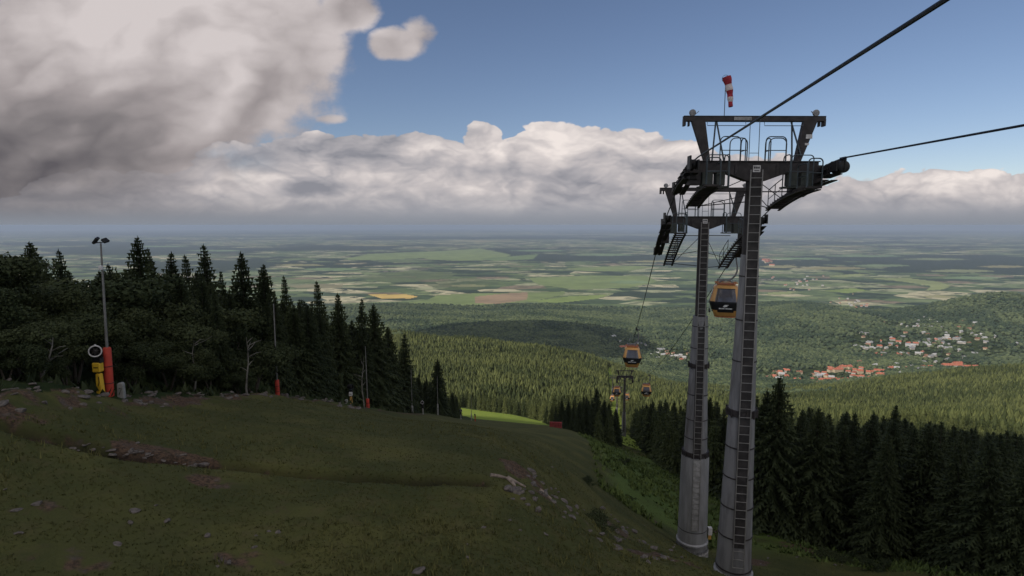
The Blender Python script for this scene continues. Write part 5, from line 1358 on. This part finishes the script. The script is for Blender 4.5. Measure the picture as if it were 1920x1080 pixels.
house(1753, 668, 'white', 0, '', '', 1.3, 'white house up the slope above the row of long red roofs'); house(1754, 680, 'white', .5, '', '', .9, 'small white house just above the row of long red roofs')
cluster(44, 1700, 650, 48, 14, ['grey', 'white', 'white', 'brown', 'red'], 'among trees mid valley', 'in the middle of the valley', 1.0)
cluster(48, 1795, 640, 45, 15, ['grey', 'white', 'brown', 'white'], 'among trees right of the valley middle', 'on the right side of the valley', 1.0)
cluster(10, 1690, 668, 25, 5, ['brown', 'red', 'grey'], 'in loose rows below the valley middle', 'below the middle of the valley', .8)
for q in ((1604, 651), (1613, 653), (1624, 655), (1634, 654), (1642, 656)): house(*q, 'white', g.uniform(-.3, .3), 'in the row left of the valley middle', 'in the row left of the valley middle', 1.1)
cluster(22, 1600, 570, 16, 9, ['grey', 'red', 'white', 'brown'], 'where the valley opens to the plain', 'where the valley opens', 1.0)
cluster(24, 1500, 532, 26, 9, ['grey', 'white', 'red'], 'in the village beyond the wooded hill', 'beyond the wooded hill', 1.3)
cluster(10, 1437, 493, 5, 2.4, ['red', 'redbig'], 'in the far village beside the near pylon', 'in the far village beside the near pylon', 2.2)
cluster(12, 1462, 702, 14, 6, ['white', 'brown', 'villa', 'red'], 'between near pylon and tall spruce', 'between the near pylon and the tall spruce', 1.1)
cluster(22, 1590, 700, 34, 9, ['red', 'brown', 'villa', 'white', 'red'], 'scattered through the near town', 'scattered through the near town', 1.0)
cluster(14, 1690, 693, 26, 8, ['grey', 'brown', 'white', 'grey'], 'between the near town and the long red roofs', 'between the near town and the long red roofs', .9)
cluster(14, 1260, 668, 22, 5, ['grey', 'white', 'brown'], 'in the quarter behind the second pylon', 'in the quarter behind the second pylon', .9)
cluster(24, 1705, 608, 34, 11, ['grey', 'white', 'brown'], 'at the foot of the right-hand hill', 'at the foot of the right-hand hill', .9)
# the hotel quarter behind the second cabin
for k, (a, b) in enumerate([(1163, 641), (1180, 639), (1188, 643), (1196, 645), (1203, 646), (1210, 648)]): house(a, b, 'block', 1.2 + .1 * k, 'in the row above the second cabin', 'in the row above the second cabin', .55)
house(1150, 634, 'white', .6, '', '', 1.5, 'white gabled house by the small bright meadow left of the second cabin'); house(1170, 655, 'redbig', .2, '', '', 1.1, 'reddish roofed hotel left of the second cabin'); house(1146, 653, 'shed', -.2, '', '', .45, 'thin pale hall left of the reddish roofed hotel')
house(1224, 662, 'block', 1.5, '', '', .55, 'tall pale block right of the second cabin'); house(1240, 655, 'shed', .0, '', '', .7, 'long grey flat hall between the second cabin and the second pylon')
for a, b, kk in [(1233, 664, 'white'), (1247, 666, 'grey'), (1262, 664, 'brown'), (1256, 670, 'grey'), (1276, 668, 'white'), (1283, 672, 'white'), (1277, 677, 'villa'), (1290, 665, 'brown')]:
    house(a, b, kk, g.uniform(-.5, .5), 'between second cabin and second pylon', 'between the second cabin and the second pylon', 1.0)
for a, b, kk in [(1352, 690, 'shed'), (1368, 693, 'shed'), (1341, 686, 'grey'), (1378, 692, 'white'), (1360, 699, 'grey')]:
    house(a, b, kk, .1, 'seen between the two near pylons', 'between the two near pylons', .5)
for o_ in [q for q in bpy.data.objects if q.name.startswith('house') and q.type == 'EMPTY' and 'label' not in q]: pass
# ---- air
mb = MB(); mb.box((0, 38000, -351.5), (120000, 100000, 723))
hz = bpy.data.materials.new('haze'); hz.use_nodes = True; nt = hz.node_tree
nt.nodes.remove(nt.nodes['Principled BSDF'])
pv = nd(nt, 'ShaderNodeVolumePrincipled'); pv.inputs['Color'].default_value = (.45, .54, .69, 1); pv.inputs['Density'].default_value = 3.2e-5
pv.inputs['Anisotropy'].default_value = 0.0
nt.links.new(pv.outputs[0], nt.nodes['Material Output'].inputs['Volume'])
hz.cycles.homogeneous_volume = True
me = mb.build('haze', hz, only_mesh=True); tag(link('haze', me), kind='stuff')
